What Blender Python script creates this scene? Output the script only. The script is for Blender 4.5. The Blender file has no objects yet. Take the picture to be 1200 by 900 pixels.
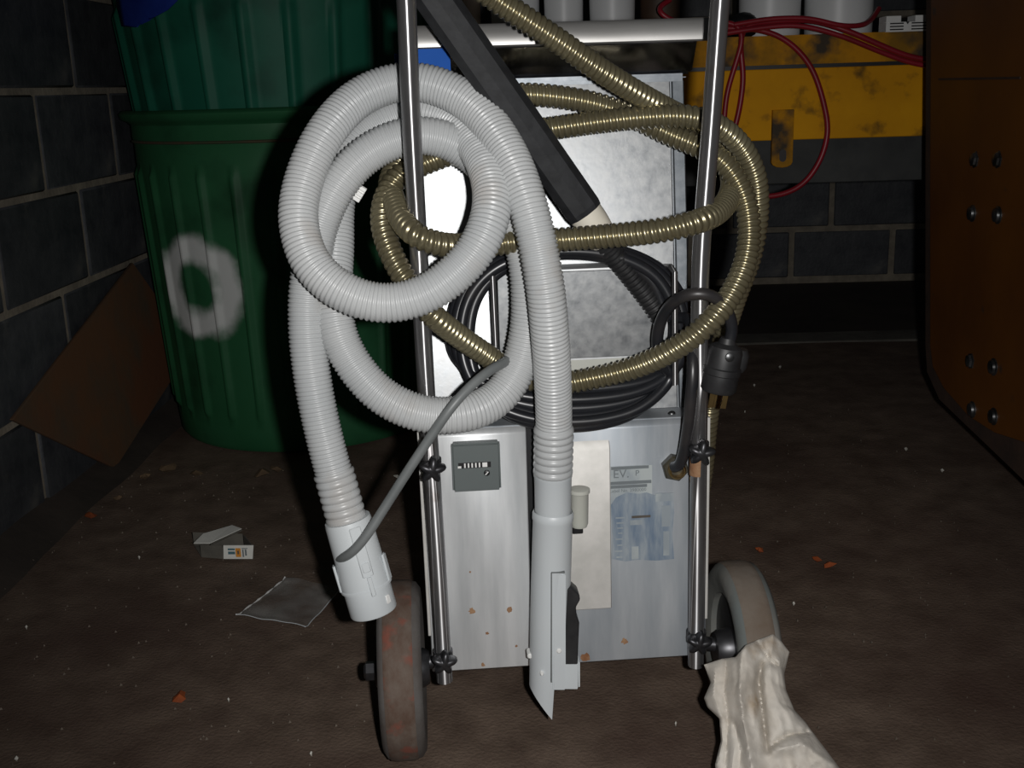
import bpy, bmesh, math, random
import numpy as np
from mathutils import Vector, Matrix, noise

random.seed(7)
SC = bpy.context.scene
COL = SC.collection

# ------------------------------------------------------------------ camera, world, flash, exposure
F_PX, PITCH, ROLL, YAW, CAM_H = 1320.0, 14.76, -1.85, 1.95, 0.80
CAM_ROT = (Matrix.Rotation(math.radians(YAW), 3, 'Z') @ Matrix.Rotation(math.radians(90 - PITCH), 3, 'X')
           @ Matrix.Rotation(math.radians(ROLL), 3, 'Z'))
CAM_POS = Vector((0, 0, CAM_H))
cam_data = bpy.data.cameras.new('camera')
cam_data.sensor_width = 36.0
cam_data.lens = 36.0 * F_PX / 1200.0
cam_data.clip_start = 0.02
cam = bpy.data.objects.new('camera', cam_data)
COL.objects.link(cam)
cam.matrix_world = Matrix.Translation(CAM_POS) @ CAM_ROT.to_4x4()
SC.camera = cam

world = bpy.data.worlds.new('world')
SC.world = world
world.use_nodes = True
world.node_tree.nodes['Background'].inputs[0].default_value = (0.9, 0.95, 1.0, 1)
world.node_tree.nodes['Background'].inputs[1].default_value = 0.009

fl = bpy.data.lights.new('camera_flash', 'SPOT')
fl.energy = 55.0
fl.spot_size = math.radians(84)
fl.spot_blend = 0.9
fl.shadow_soft_size = 0.011
fl.color = (1.0, 0.985, 0.97)
flo = bpy.data.objects.new('camera_flash', fl)
COL.objects.link(flo)
flo.matrix_world = Matrix.Translation(CAM_POS + CAM_ROT @ Vector((0.056, 0.006, 0.0))) @ CAM_ROT.to_4x4()

vs = SC.view_settings
vs.view_transform = 'Standard'
vs.look = 'None'
vs.exposure = 0.0
vs.gamma = 1.0
vs.use_curve_mapping = False


# ------------------------------------------------------------------ pixel rays -> places
def ray(x, y):
    return CAM_ROT @ Vector(((x - 600) / F_PX, -(y - 450) / F_PX, -1))

def at_z(x, y, z=0.0):
    d = ray(x, y)
    return CAM_POS + d * ((z - CAM_H) / d.z)

def at_Y(x, y, Y):
    d = ray(x, y)
    return CAM_POS + d * (Y / d.y)

def at_X(x, y, X):
    d = ray(x, y)
    return CAM_POS + d * (X / d.x)

# the machine stands on its own vertical plane, turned a little from the wall
TH = math.radians(5.6)
MO = Vector((0.02, 1.275, 0))                       # floor point under the middle of its back panel
M_W = Matrix.Translation(MO) @ Matrix.Rotation(TH, 4, 'Z')
M_INV = M_W.inverted()
M_N = Vector((math.sin(TH), -math.cos(TH), 0))      # towards whoever pushes it

def mp(x, y, s=0.0):
    """pixel -> world point lying s metres in front of the machine's back panel"""
    d = ray(x, y)
    t = (M_N.dot(MO - CAM_POS) + s) / M_N.dot(d)
    return CAM_POS + d * t

def ml(x, y, s=0.0):
    """the same in the machine's own axes: (along, depth, height)"""
    return M_INV @ mp(x, y, s)


# ------------------------------------------------------------------ materials
MATS = {}

def mat(name, c1, c2=None, rough=0.6, metal=0.0, scale=8.0, detail=6.0, lo=0.35, hi=0.65, bump=0.0, bscale=None,
        spec=0.5, stretch=(1, 1, 1), rough2=None, c3=None, scale3=2.0, lo3=0.55, hi3=0.7, coat=0.0, per_object=0.0,
        aniso=0.0, bdist=0.002):
    m = bpy.data.materials.new(name)
    m.use_nodes = True
    nt = m.node_tree
    N, L = nt.nodes, nt.links
    b = N['Principled BSDF']
    b.inputs['Roughness'].default_value = rough
    b.inputs['Metallic'].default_value = metal
    b.inputs['Specular IOR Level'].default_value = spec
    b.inputs['Coat Weight'].default_value = coat
    tc = N.new('ShaderNodeTexCoord')
    mpn = N.new('ShaderNodeMapping')
    mpn.inputs['Scale'].default_value = stretch
    L.new(tc.outputs['Object'], mpn.inputs[0])
    col = None
    if c2 is not None:
        nz = N.new('ShaderNodeTexNoise')
        nz.inputs['Scale'].default_value = scale
        nz.inputs['Detail'].default_value = detail
        nz.inputs['Roughness'].default_value = 0.62
        L.new(mpn.outputs[0], nz.inputs['Vector'])
        rp = N.new('ShaderNodeMapRange')
        rp.inputs[1].default_value = lo
        rp.inputs[2].default_value = hi
        L.new(nz.outputs['Fac'], rp.inputs[0])
        mx = N.new('ShaderNodeMix')
        mx.data_type = 'RGBA'
        mx.inputs[6].default_value = (*c1, 1)
        mx.inputs[7].default_value = (*c2, 1)
        L.new(rp.outputs[0], mx.inputs[0])
        col = mx.outputs[2]
        if rough2 is not None:
            rr = N.new('ShaderNodeMapRange')
            rr.inputs[1].default_value = lo
            rr.inputs[2].default_value = hi
            rr.inputs[3].default_value = rough
            rr.inputs[4].default_value = rough2
            L.new(nz.outputs['Fac'], rr.inputs[0])
            L.new(rr.outputs[0], b.inputs['Roughness'])
        if c3 is not None:
            n3 = N.new('ShaderNodeTexNoise')
            n3.inputs['Scale'].default_value = scale3
            n3.inputs['Detail'].default_value = 5
            L.new(tc.outputs['Object'], n3.inputs['Vector'])
            r3 = N.new('ShaderNodeMapRange')
            r3.inputs[1].default_value = lo3
            r3.inputs[2].default_value = hi3
            L.new(n3.outputs['Fac'], r3.inputs[0])
            m3 = N.new('ShaderNodeMix')
            m3.data_type = 'RGBA'
            m3.inputs[7].default_value = (*c3, 1)
            L.new(r3.outputs[0], m3.inputs[0])
            L.new(col, m3.inputs[6])
            col = m3.outputs[2]
    if col is None:
        rgb = N.new('ShaderNodeRGB')
        rgb.outputs[0].default_value = (*c1, 1)
        col = rgb.outputs[0]
    if per_object:
        oi = N.new('ShaderNodeObjectInfo')
        pr = N.new('ShaderNodeMapRange')
        pr.inputs[3].default_value = 1 - per_object
        pr.inputs[4].default_value = 1 + per_object
        L.new(oi.outputs['Random'], pr.inputs[0])
        hs = N.new('ShaderNodeHueSaturation')
        L.new(pr.outputs[0], hs.inputs['Value'])
        L.new(col, hs.inputs['Color'])
        col = hs.outputs[0]
    L.new(col, b.inputs['Base Color'])
    if bump:
        nb = N.new('ShaderNodeTexNoise')
        nb.inputs['Scale'].default_value = bscale or scale * 4
        nb.inputs['Detail'].default_value = 5
        L.new(mpn.outputs[0], nb.inputs['Vector'])
        bp = N.new('ShaderNodeBump')
        bp.inputs['Strength'].default_value = bump
        bp.inputs['Distance'].default_value = bdist
        L.new(nb.outputs['Fac'], bp.inputs['Height'])
        L.new(bp.outputs[0], b.inputs['Normal'])
    MATS[name] = m
    return m

mat('block', (0.034, 0.037, 0.044), (0.068, 0.072, 0.078), rough=0.55, scale=14, bump=0.5, bscale=90, per_object=0.2,
    c3=(0.12, 0.118, 0.112), scale3=11, lo3=0.57, hi3=0.80)
mat('mortar', (0.19, 0.165, 0.13), (0.31, 0.27, 0.21), rough=0.9, scale=20, bump=0.6, bscale=80)
mat('floor', (0.092, 0.062, 0.045), (0.185, 0.132, 0.097), rough=0.66, scale=14, detail=15, lo=0.30, hi=0.72, bump=0.8,
    bscale=190, c3=(0.078, 0.046, 0.034), scale3=2.3, lo3=0.46, hi3=0.70, rough2=0.85, bdist=0.0022)
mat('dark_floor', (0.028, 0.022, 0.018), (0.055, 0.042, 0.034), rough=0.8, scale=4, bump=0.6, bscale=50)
mat('kerb', (0.085, 0.078, 0.068), (0.15, 0.14, 0.12), rough=0.9, scale=9, bump=0.5, bscale=60)
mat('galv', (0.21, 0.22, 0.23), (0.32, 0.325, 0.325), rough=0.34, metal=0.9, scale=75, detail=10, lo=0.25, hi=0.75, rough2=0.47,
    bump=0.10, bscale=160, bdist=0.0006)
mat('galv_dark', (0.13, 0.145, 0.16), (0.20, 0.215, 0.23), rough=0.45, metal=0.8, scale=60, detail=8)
mat('panel', (0.56, 0.58, 0.59), (0.74, 0.75, 0.755), rough=0.42, metal=0.55, scale=9, stretch=(4, 1, 0.5), detail=8, lo=0.3,
    hi=0.72, rough2=0.5, bump=0.05, bscale=120, bdist=0.0006, c3=(0.36, 0.27, 0.18), scale3=11, lo3=0.70, hi3=0.78)
mat('panel_worn', (0.31, 0.345, 0.38), (0.47, 0.49, 0.51), rough=0.45, metal=0.5, scale=9, stretch=(3, 1, 0.4), detail=8, lo=0.3,
    hi=0.72, rough2=0.55, bump=0.05, bscale=120, bdist=0.0006, c3=(0.34, 0.24, 0.14), scale3=9, lo3=0.70, hi3=0.8)
mat('cover', (0.52, 0.51, 0.48), (0.64, 0.62, 0.59), rough=0.5, metal=0.25, scale=30, detail=8, bump=0.05, bscale=150, bdist=0.0006)
mat('steel', (0.30, 0.30, 0.32), (0.46, 0.46, 0.48), rough=0.16, metal=1.0, scale=30, stretch=(1, 1, 0.15), rough2=0.24)
mat('tube_steel', (0.36, 0.35, 0.35), (0.50, 0.50, 0.51), rough=0.19, metal=0.9, scale=40, stretch=(1, 1, 0.2), rough2=0.28,
    c3=(0.20, 0.155, 0.13), scale3=18, lo3=0.62, hi3=0.75)
def brushed(m, amount):
    nt = m.node_tree
    b = nt.nodes['Principled BSDF']
    b.inputs['Anisotropic'].default_value = amount
    b.inputs['Anisotropic Rotation'].default_value = 0.25
    tg = nt.nodes.new('ShaderNodeTangent')
    tg.direction_type = 'RADIAL'
    tg.axis = 'Z'
    nt.links.new(tg.outputs[0], b.inputs['Tangent'])
    for l in list(b.inputs['Roughness'].links):
        nt.links.remove(l)
    b.inputs['Roughness'].default_value = 0.40
brushed(MATS['tube_steel'], 0.97)
mat('rim_steel', (0.50, 0.49, 0.47), (0.60, 0.59, 0.57), rough=0.45, metal=0.75, scale=60, stretch=(0.2, 1, 1))
mat('dark_steel', (0.05, 0.05, 0.055), (0.09, 0.09, 0.095), rough=0.4, metal=0.8, scale=30)
mat('grey_hose', (0.42, 0.435, 0.44), (0.48, 0.49, 0.49), rough=0.34, scale=5, detail=3, spec=0.5, c3=(0.36, 0.32, 0.28), scale3=9,
    lo3=0.62, hi3=0.82)
mat('grey_plastic', (0.52, 0.555, 0.575), (0.58, 0.61, 0.62), rough=0.42, scale=4, detail=3)
mat('pale_plastic', (0.46, 0.47, 0.42), (0.52, 0.52, 0.47), rough=0.45, scale=5)
mat('gold_hose', (0.235, 0.205, 0.125), (0.32, 0.285, 0.18), rough=0.28, metal=0.72, scale=7, detail=3, spec=0.6)
mat('cable_grey', (0.13, 0.14, 0.14), (0.17, 0.18, 0.18), rough=0.45, scale=20)
mat('cord', (0.014, 0.015, 0.018), (0.05, 0.042, 0.038), rough=0.32, scale=6, detail=4, lo=0.48, hi=0.78, rough2=0.5)
mat('cord_dusty', (0.06, 0.05, 0.04), (0.10, 0.085, 0.07), rough=0.6, scale=14)
mat('gland', (0.030, 0.027, 0.018), (0.05, 0.045, 0.03), rough=0.5, scale=20)
mat('rubber', (0.012, 0.012, 0.013), (0.025, 0.025, 0.026), rough=0.5, scale=30)
mat('foam', (0.010, 0.0105, 0.012), (0.020, 0.021, 0.023), rough=0.62, scale=60, bump=0.2, bscale=300, bdist=0.0006)
mat('cream', (0.62, 0.58, 0.48), (0.7, 0.66, 0.56), rough=0.5, scale=12)
mat('brass', (0.55, 0.38, 0.16), (0.45, 0.3, 0.12), rough=0.3, metal=1.0, scale=30)
mat('tyre', (0.085, 0.048, 0.032), (0.135, 0.105, 0.085), rough=0.85, scale=26, stretch=(1.6, 1, 1), bump=0.7, bscale=22, bdist=0.004,
    c3=(0.18, 0.060, 0.040), scale3=30, lo3=0.54, hi3=0.64)
mat('tyre_grey', (0.12, 0.125, 0.115), (0.18, 0.17, 0.155), rough=0.85, scale=7, bump=0.5, bscale=30, bdist=0.003,
    c3=(0.11, 0.13, 0.13), scale3=9, lo3=0.5, hi3=0.7)
mat('tyre_side', (0.065, 0.050, 0.042), (0.12, 0.115, 0.11), rough=0.85, scale=9, bump=0.5, bscale=30, bdist=0.003)
mat('tyre_brown', (0.115, 0.082, 0.058), (0.17, 0.145, 0.12), rough=0.9, scale=10, bump=0.6, bscale=30, bdist=0.003)
mat('meter', (0.105, 0.122, 0.122), (0.12, 0.138, 0.135), rough=0.45, scale=4)
mat('black', (0.008, 0.008, 0.009), rough=0.45)
mat('white', (0.80, 0.80, 0.78), (0.72, 0.72, 0.70), rough=0.55, scale=20)
mat('rust', (0.20, 0.085, 0.035), (0.34, 0.21, 0.12), rough=0.9, scale=40, bump=0.5, bscale=120)
mat('rust_dark', (0.075, 0.040, 0.020), (0.03, 0.05, 0.022), rough=0.9, scale=12)
mat('sticker', (0.46, 0.50, 0.50), (0.30, 0.34, 0.37), rough=0.5, metal=0.2, scale=18, stretch=(1, 1, 0.5), lo=0.42, hi=0.6)
mat('sticker_blue', (0.15, 0.205, 0.28), (0.34, 0.38, 0.41), rough=0.5, metal=0.15, scale=22, stretch=(2.4, 1, 0.5), lo=0.40, hi=0.66)
mat('ink', (0.15, 0.17, 0.18), rough=0.6)
mat('blue_plastic', (0.012, 0.07, 0.30), (0.02, 0.09, 0.36), rough=0.85, spec=0.15, scale=6)
mat('blue_bag', (0.006, 0.020, 0.16), (0.012, 0.035, 0.24), rough=0.35, scale=9)
mat('board', (0.125, 0.056, 0.022), (0.085, 0.058, 0.034), rough=0.85, scale=5, lo=0.4, hi=0.6, bump=0.3, bscale=60, c3=(0.13, 0.048, 0.018),
    scale3=4, lo3=0.5, hi3=0.62)
mat('yellow', (0.76, 0.355, 0.004), (0.60, 0.265, 0.003), rough=0.7, spec=0.2, scale=4, detail=8, bump=0.2, bscale=60, c3=(0.13, 0.07, 0.012),
    scale3=16, lo3=0.56, hi3=0.72)
mat('yellow_dirty', (0.56, 0.245, 0.004), (0.26, 0.13, 0.01), spec=0.2, rough=0.7, scale=7, detail=8, lo=0.42, hi=0.62, bump=0.3, bscale=60,
    c3=(0.06, 0.045, 0.03), scale3=9, lo3=0.50, hi3=0.62)
mat('dark_rubber', (0.028, 0.030, 0.030), (0.05, 0.052, 0.05), rough=0.75, scale=9, bump=0.3, bscale=40)
mat('orange', (0.150, 0.050, 0.003), (0.110, 0.035, 0.003), rough=0.55, scale=4, detail=6, bump=0.15, bscale=40,
    c3=(0.05, 0.03, 0.02), scale3=22, lo3=0.68, hi3=0.74)
mat('orange_edge', (0.030, 0.018, 0.014), (0.06, 0.032, 0.02), rough=0.8, scale=14, bump=0.4, bscale=60)
mat('bolt', (0.18, 0.185, 0.19), (0.07, 0.07, 0.07), rough=0.38, metal=0.9, scale=40, lo=0.4, hi=0.6)
mat('red_cord', (0.30, 0.012, 0.024), (0.22, 0.010, 0.018), rough=0.4, scale=12)
mat('bucket', (0.70, 0.72, 0.73), (0.78, 0.79, 0.80), rough=0.4, scale=4)
mat('bucket_tan', (0.62, 0.52, 0.42), (0.70, 0.60, 0.50), rough=0.6, scale=5, c3=(0.12, 0.04, 0.02), scale3=16, lo3=0.64, hi3=0.7)
mat('bucket_dark', (0.05, 0.03, 0.02), (0.09, 0.05, 0.03), rough=0.6, scale=7)
mat('carton', (0.72, 0.72, 0.67), (0.60, 0.60, 0.56), rough=0.75, scale=20)
mat('carton_in', (0.085, 0.08, 0.068), (0.13, 0.12, 0.10), rough=0.85, scale=20)
mat('carton_orange', (0.60, 0.25, 0.03), rough=0.7)
mat('carton_teal', (0.06, 0.14, 0.17), rough=0.7)
mat('rag', (0.60, 0.565, 0.51), (0.48, 0.435, 0.375), rough=0.95, scale=14, detail=8, bump=0.4, bscale=90, c3=(0.30, 0.22, 0.14), scale3=16,
    lo3=0.58, hi3=0.72)
mat('leaf_orange', (0.40, 0.09, 0.02), (0.25, 0.06, 0.02), rough=0.7, scale=30)
mat('leaf_tan', (0.17, 0.11, 0.06), (0.11, 0.07, 0.04), rough=0.8, scale=30)
mat('grit', (0.17, 0.14, 0.11), (0.08, 0.06, 0.045), rough=0.8, scale=30)
mat('grit_white', (0.6, 0.58, 0.52), rough=0.7)
mat('stain', (0.016, 0.012, 0.010), (0.03, 0.022, 0.016), rough=0.5, scale=20)

def can_mat(name, c1, c2, ring=None):
    m = mat(name, c1, c2, rough=0.55, scale=3.5, detail=8, bump=0.15, bscale=30, spec=0.22, c3=tuple(v * 0.4 for v in c1), scale3=7, lo3=0.52, hi3=0.8)
    if ring is None:
        return m
    nt = m.node_tree
    N, L = nt.nodes, nt.links
    b = N['Principled BSDF']
    src = b.inputs['Base Color'].links[0].from_socket
    tc = N.new('ShaderNodeTexCoord')
    dv = N.new('ShaderNodeVectorMath'); dv.operation = 'DISTANCE'
    dv.inputs[1].default_value = ring[0]
    L.new(tc.outputs['Object'], dv.inputs[0])
    nz = N.new('ShaderNodeTexNoise'); nz.inputs['Scale'].default_value = 16; nz.inputs['Detail'].default_value = 4
    L.new(tc.outputs['Object'], nz.inputs['Vector'])
    ad = N.new('ShaderNodeMath'); ad.operation = 'MULTIPLY_ADD'
    ad.inputs[1].default_value = 0.045
    L.new(nz.outputs['Fac'], ad.inputs[0]); L.new(dv.outputs['Value'], ad.inputs[2])
    sb = N.new('ShaderNodeMath'); sb.operation = 'SUBTRACT'; sb.inputs[1].default_value = ring[1] + 0.0225
    L.new(ad.outputs[0], sb.inputs[0])
    ab = N.new('ShaderNodeMath'); ab.operation = 'ABSOLUTE'
    L.new(sb.outputs[0], ab.inputs[0])
    mr = N.new('ShaderNodeMapRange'); mr.interpolation_type = 'SMOOTHSTEP'
    mr.inputs[1].default_value = ring[2]; mr.inputs[2].default_value = ring[2] * 0.25
    mr.inputs[3].default_value = 0.0; mr.inputs[4].default_value = 0.9
    L.new(ab.outputs[0], mr.inputs[0])
    mx = N.new('ShaderNodeMix'); mx.data_type = 'RGBA'
    mx.inputs[7].default_value = (0.62, 0.63, 0.62, 1)
    L.new(mr.outputs[0], mx.inputs[0]); L.new(src, mx.inputs[6])
    L.new(mx.outputs[2], b.inputs['Base Color'])
    return m

def film_mat():
    m = bpy.data.materials.new('clear_film')
    m.use_nodes = True
    nt = m.node_tree
    N, L = nt.nodes, nt.links
    out = N['Material Output']
    b = N['Principled BSDF']
    b.inputs['Base Color'].default_value = (0.42, 0.40, 0.38, 1)
    b.inputs['Roughness'].default_value = 0.28
    tr = N.new('ShaderNodeBsdfTransparent')
    tc = N.new('ShaderNodeTexCoord')
    nz = N.new('ShaderNodeTexNoise'); nz.inputs['Scale'].default_value = 14; nz.inputs['Detail'].default_value = 5
    L.new(tc.outputs['Object'], nz.inputs['Vector'])
    mr = N.new('ShaderNodeMapRange')
    mr.inputs[1].default_value = 0.4; mr.inputs[2].default_value = 0.68
    mr.inputs[3].default_value = 0.10; mr.inputs[4].default_value = 0.48
    L.new(nz.outputs['Fac'], mr.inputs[0])
    ms = N.new('ShaderNodeMixShader')
    L.new(mr.outputs[0], ms.inputs[0]); L.new(tr.outputs[0], ms.inputs[1]); L.new(b.outputs[0], ms.inputs[2])
    L.new(ms.outputs[0], out.inputs['Surface'])
    MATS['clear_film'] = m
film_mat()


# ------------------------------------------------------------------ mesh helpers
class MB:
    def __init__(self):
        self.v, self.f = [], []

    def add(self, vs_, fs_):
        o = len(self.v)
        self.v += [Vector(p) for p in vs_]
        self.f += [tuple(i + o for i in q) for q in fs_]
        return self

    def box(self, a, b):
        (x0, y0, z0), (x1, y1, z1) = a, b
        return self.hexa([(x0, y0, z0), (x1, y0, z0), (x1, y1, z0), (x0, y1, z0), (x0, y0, z1), (x1, y0, z1), (x1, y1, z1), (x0, y1, z1)])

    def hexa(self, p):
        return self.add(p, [(3, 2, 1, 0), (4, 5, 6, 7), (0, 1, 5, 4), (1, 2, 6, 5), (2, 3, 7, 6), (3, 0, 4, 7)])

    def prism(self, pts, off):
        n = len(pts)
        pts = [Vector(p) for p in pts]
        off = Vector(off)
        return self.add(pts + [p + off for p in pts],
                        [tuple(range(n))[::-1], tuple(range(n, 2 * n))] + [(i, (i + 1) % n, n + (i + 1) % n, n + i) for i in range(n)])

    def rings(self, rings, close=True, cap=True):
        o = []
        n = len(rings[0])
        for r in rings:
            o += [Vector(p) for p in r]
        fs_ = []
        for k in range(len(rings) - 1):
            for i in range(n if close else n - 1):
                j = (i + 1) % n
                fs_.append((k * n + i, k * n + j, (k + 1) * n + j, (k + 1) * n + i))
        if cap:
            fs_.append(tuple(range(n))[::-1])
            m = (len(rings) - 1) * n
            fs_.append(tuple(range(m, m + n)))
        return self.add(o, fs_)

    def lathe(self, prof, origin, axis, n=32, cap=True, sx=1.0):
        """prof: list of (radius, distance along axis)"""
        axis = Vector(axis).normalized()
        origin = Vector(origin)
        u = axis.orthogonal().normalized()
        w = axis.cross(u)
        rs = []
        for r, h in prof:
            rs.append([origin + axis * h + (u * math.cos(2 * math.pi * i / n) * sx + w * math.sin(2 * math.pi * i / n)) * r for i in range(n)])
        return self.rings(rs, True, cap)

    def cyl(self, a, b, r, r2=None, n=20):
        a, b = Vector(a), Vector(b)
        return self.lathe([(r, 0), (r if r2 is None else r2, (b - a).length)], a, b - a, n)

    def sweep(self, pts, rad, n=12, cap=True):
        """rad: float or function(arc, angle)"""
        pts = [Vector(p) for p in pts]
        arcs = [0.0]
        for i in range(1, len(pts)):
            arcs.append(arcs[-1] + (pts[i] - pts[i - 1]).length)
        t0 = (pts[1] - pts[0]).normalized()
        u = t0.orthogonal().normalized()
        rs = []
        for i, p in enumerate(pts):
            t = (pts[min(i + 1, len(pts) - 1)] - pts[max(i - 1, 0)]).normalized()
            u = (u - t * u.dot(t)).normalized()
            w = t.cross(u)
            ring = []
            for k in range(n):
                a = 2 * math.pi * k / n
                r = rad(arcs[i], a) if callable(rad) else rad
                ring.append(p + (u * math.cos(a) + w * math.sin(a)) * r)
            rs.append(ring)
        return self.rings(rs, True, cap)

    def build(self, name, material, parent=None, bevel=0.0, seg=1, smooth=40, local=False):
        """vertices are world points (local=True: already in the parent's axes)"""
        if parent is not None and not local:
            inv = ROOT[parent.name].inverted()
            vv = [inv @ p for p in self.v]
            me = _mesh(name, vv, self.f, material, bevel, seg, smooth)
        else:
            me = _mesh(name, self.v, self.f, material, bevel, seg, smooth)
        o = bpy.data.objects.new(name, me)
        COL.objects.link(o)
        if parent is not None:
            o.parent = parent
            ROOT[o.name] = ROOT[parent.name]
        else:
            ROOT[o.name] = Matrix.Identity(4)
        return o

ROOT = {}

def _mesh(name, vv, ff, material, bevel=0.0, seg=1, smooth=40):
    me = bpy.data.meshes.new(name)
    me.from_pydata([tuple(p) for p in vv], [], ff)
    bm = bmesh.new()
    bm.from_mesh(me)
    bmesh.ops.recalc_face_normals(bm, faces=bm.faces)
    if bevel:
        es = [e for e in bm.edges if len(e.link_faces) == 2 and e.calc_face_angle(0) > math.radians(30)]
        bmesh.ops.bevel(bm, geom=es, offset=bevel, segments=seg, affect='EDGES', clamp_overlap=True)
    bm.to_mesh(me)
    bm.free()
    me.materials.append(MATS[material])
    if smooth:
        me.shade_smooth()
        me.set_sharp_from_angle(angle=math.radians(smooth))
    return me

def thing(name, label, cat, mw=None, group=None):
    o = bpy.data.objects.new(name, None)
    o.empty_display_size = 0.05
    COL.objects.link(o)
    mw = mw or Matrix.Identity(4)
    if isinstance(mw, (Vector, tuple)):
        mw = Matrix.Translation(Vector(mw))
    o.matrix_world = mw
    ROOT[o.name] = mw.copy()
    return tag(o, label, cat, group)

def tag(o, label, cat, group=None):
    o['label'] = label
    o['category'] = cat
    if group:
        o['group'] = group
    return o

def struct(o):
    o['kind'] = 'structure'
    return o

def rebase(o, base):
    """put a single mesh thing's origin at its base"""
    base = Vector(base)
    o.data.transform(Matrix.Translation(-base))
    o.location = base
    return o

def spline(ctrl, ds):
    """centripetal Catmull-Rom through the points, resampled every ds metres"""
    P = [Vector(p) for p in ctrl]
    P = [P[0] * 2 - P[1]] + P + [P[-1] * 2 - P[-2]]
    out = []
    for i in range(1, len(P) - 2):
        p0, p1, p2, p3 = P[i - 1:i + 3]
        t0 = 0.0
        t1 = t0 + max((p1 - p0).length, 1e-5) ** 0.5
        t2 = t1 + max((p2 - p1).length, 1e-5) ** 0.5
        t3 = t2 + max((p3 - p2).length, 1e-5) ** 0.5
        for k in range(24):
            t = t1 + (t2 - t1) * k / 24
            A1 = p0 * ((t1 - t) / (t1 - t0)) + p1 * ((t - t0) / (t1 - t0))
            A2 = p1 * ((t2 - t) / (t2 - t1)) + p2 * ((t - t1) / (t2 - t1))
            A3 = p2 * ((t3 - t) / (t3 - t2)) + p3 * ((t - t2) / (t3 - t2))
            B1 = A1 * ((t2 - t) / (t2 - t0)) + A2 * ((t - t0) / (t2 - t0))
            B2 = A2 * ((t3 - t) / (t3 - t1)) + A3 * ((t - t1) / (t3 - t1))
            out.append(B1 * ((t2 - t) / (t2 - t1)) + B2 * ((t - t1) / (t2 - t1)))
    out.append(P[-2])
    arr = np.array([tuple(p) for p in out])
    seg = np.linalg.norm(np.diff(arr, axis=0), axis=1)
    cum = np.concatenate([[0], np.cumsum(seg)])
    n = max(2, int(round(cum[-1] / ds)))
    s = np.linspace(0, cum[-1], n + 1)
    # light smoothing of the resampled line
    r = np.stack([np.interp(s, cum, arr[:, k]) for k in range(3)], axis=1)
    return [Vector(p) for p in r]


def smooth_path(pts, it=12):
    a = np.array([tuple(p) for p in pts])
    for _ in range(it):
        a[1:-1] = 0.25 * a[:-2] + 0.5 * a[1:-1] + 0.25 * a[2:]
    return [Vector(p) for p in a]

# ------------------------------------------------------------------ the setting: floor, block walls
WALL_X, WALL_Y, FLOOR_EDGE = -1.01, 4.55, 3.47
g = MB()
nx, ny = 60, 60
x0, x1, y0, y1 = WALL_X, 3.2, -0.6, FLOOR_EDGE
for j in range(ny + 1):
    for i in range(nx + 1):
        x = x0 + (x1 - x0) * i / nx
        y = y0 + (y1 - y0) * j / ny
        z = -0.006 + 0.006 * noise.noise((x * 2.1, y * 2.1, 3.0))
        g.v.append(Vector((x, y, z)))
for j in range(ny):
    for i in range(nx):
        a = j * (nx + 1) + i
        g.f.append((a, a + 1, a + nx + 2, a + nx + 1))
struct(g.build('floor', 'floor', smooth=60))
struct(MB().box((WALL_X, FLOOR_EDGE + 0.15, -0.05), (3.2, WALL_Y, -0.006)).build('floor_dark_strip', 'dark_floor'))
struct(MB().box((WALL_X, FLOOR_EDGE - 0.004, -0.05), (3.2, FLOOR_EDGE + 0.15, -0.001)).build('trim_1', 'kerb', bevel=0.012))

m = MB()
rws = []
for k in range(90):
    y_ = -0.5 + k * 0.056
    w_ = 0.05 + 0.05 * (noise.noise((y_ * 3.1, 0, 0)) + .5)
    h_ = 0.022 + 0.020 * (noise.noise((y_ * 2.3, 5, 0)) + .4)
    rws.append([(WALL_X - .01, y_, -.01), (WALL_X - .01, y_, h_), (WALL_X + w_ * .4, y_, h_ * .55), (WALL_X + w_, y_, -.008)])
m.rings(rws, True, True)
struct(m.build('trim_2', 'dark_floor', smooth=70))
BH, BL = 0.203, 0.402

def block_wall(name, org, along, inward, length, courses, z0, offs, JT):
    """wall face plane through org; blocks are children of the wall's mortar bed"""
    along, inward = Vector(along), Vector(inward)
    rot = Matrix((along, -inward, Vector((0, 0, 1)))).transposed().to_4x4()
    if rot.determinant() < 0:
        rot = Matrix((-along, -inward, Vector((0, 0, 1)))).transposed().to_4x4()
    bed = MB()
    p = Vector(org)
    q = p + along * length
    back = -inward * 0.16
    rec = -inward * 0.004
    H = Vector((0, 0, z0 + courses * BH))
    lo = Vector((0, 0, -0.02))
    bed.hexa([p + rec + lo, q + rec + lo, q + back + lo, p + back + lo, p + rec + H, q + rec + H, q + back + H, p + back + H])
    w = struct(bed.build(name, 'mortar'))
    cache = {}
    for k in range(courses):
        edges = [0.0]
        e = offs[k % len(offs)] % BL
        if e < 0.05:
            e += BL
        while e < length - 0.05:
            edges.append(e)
            e += BL
        edges.append(length)
        for a, b in zip(edges[:-1], edges[1:]):
            L_ = round(b - a - JT, 3)
            if L_ not in cache:
                m = MB().box((-L_ / 2, -0.001, 0), (L_ / 2, 0.09, BH - JT))
                cache[L_] = _mesh('block', m.v, m.f, 'block', bevel=0.005)
            o = bpy.data.objects.new('block', cache[L_])
            COL.objects.link(o)
            c = p + along * ((a + b) / 2) - inward * random.uniform(0, 0.0022)
            o.parent = w
            o.matrix_world = Matrix.Translation(c + Vector((0, 0, z0 + k * BH + JT / 2))) @ rot @ Matrix.Rotation(random.uniform(-.003, .003), 4, 'Y')
    return w

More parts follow.
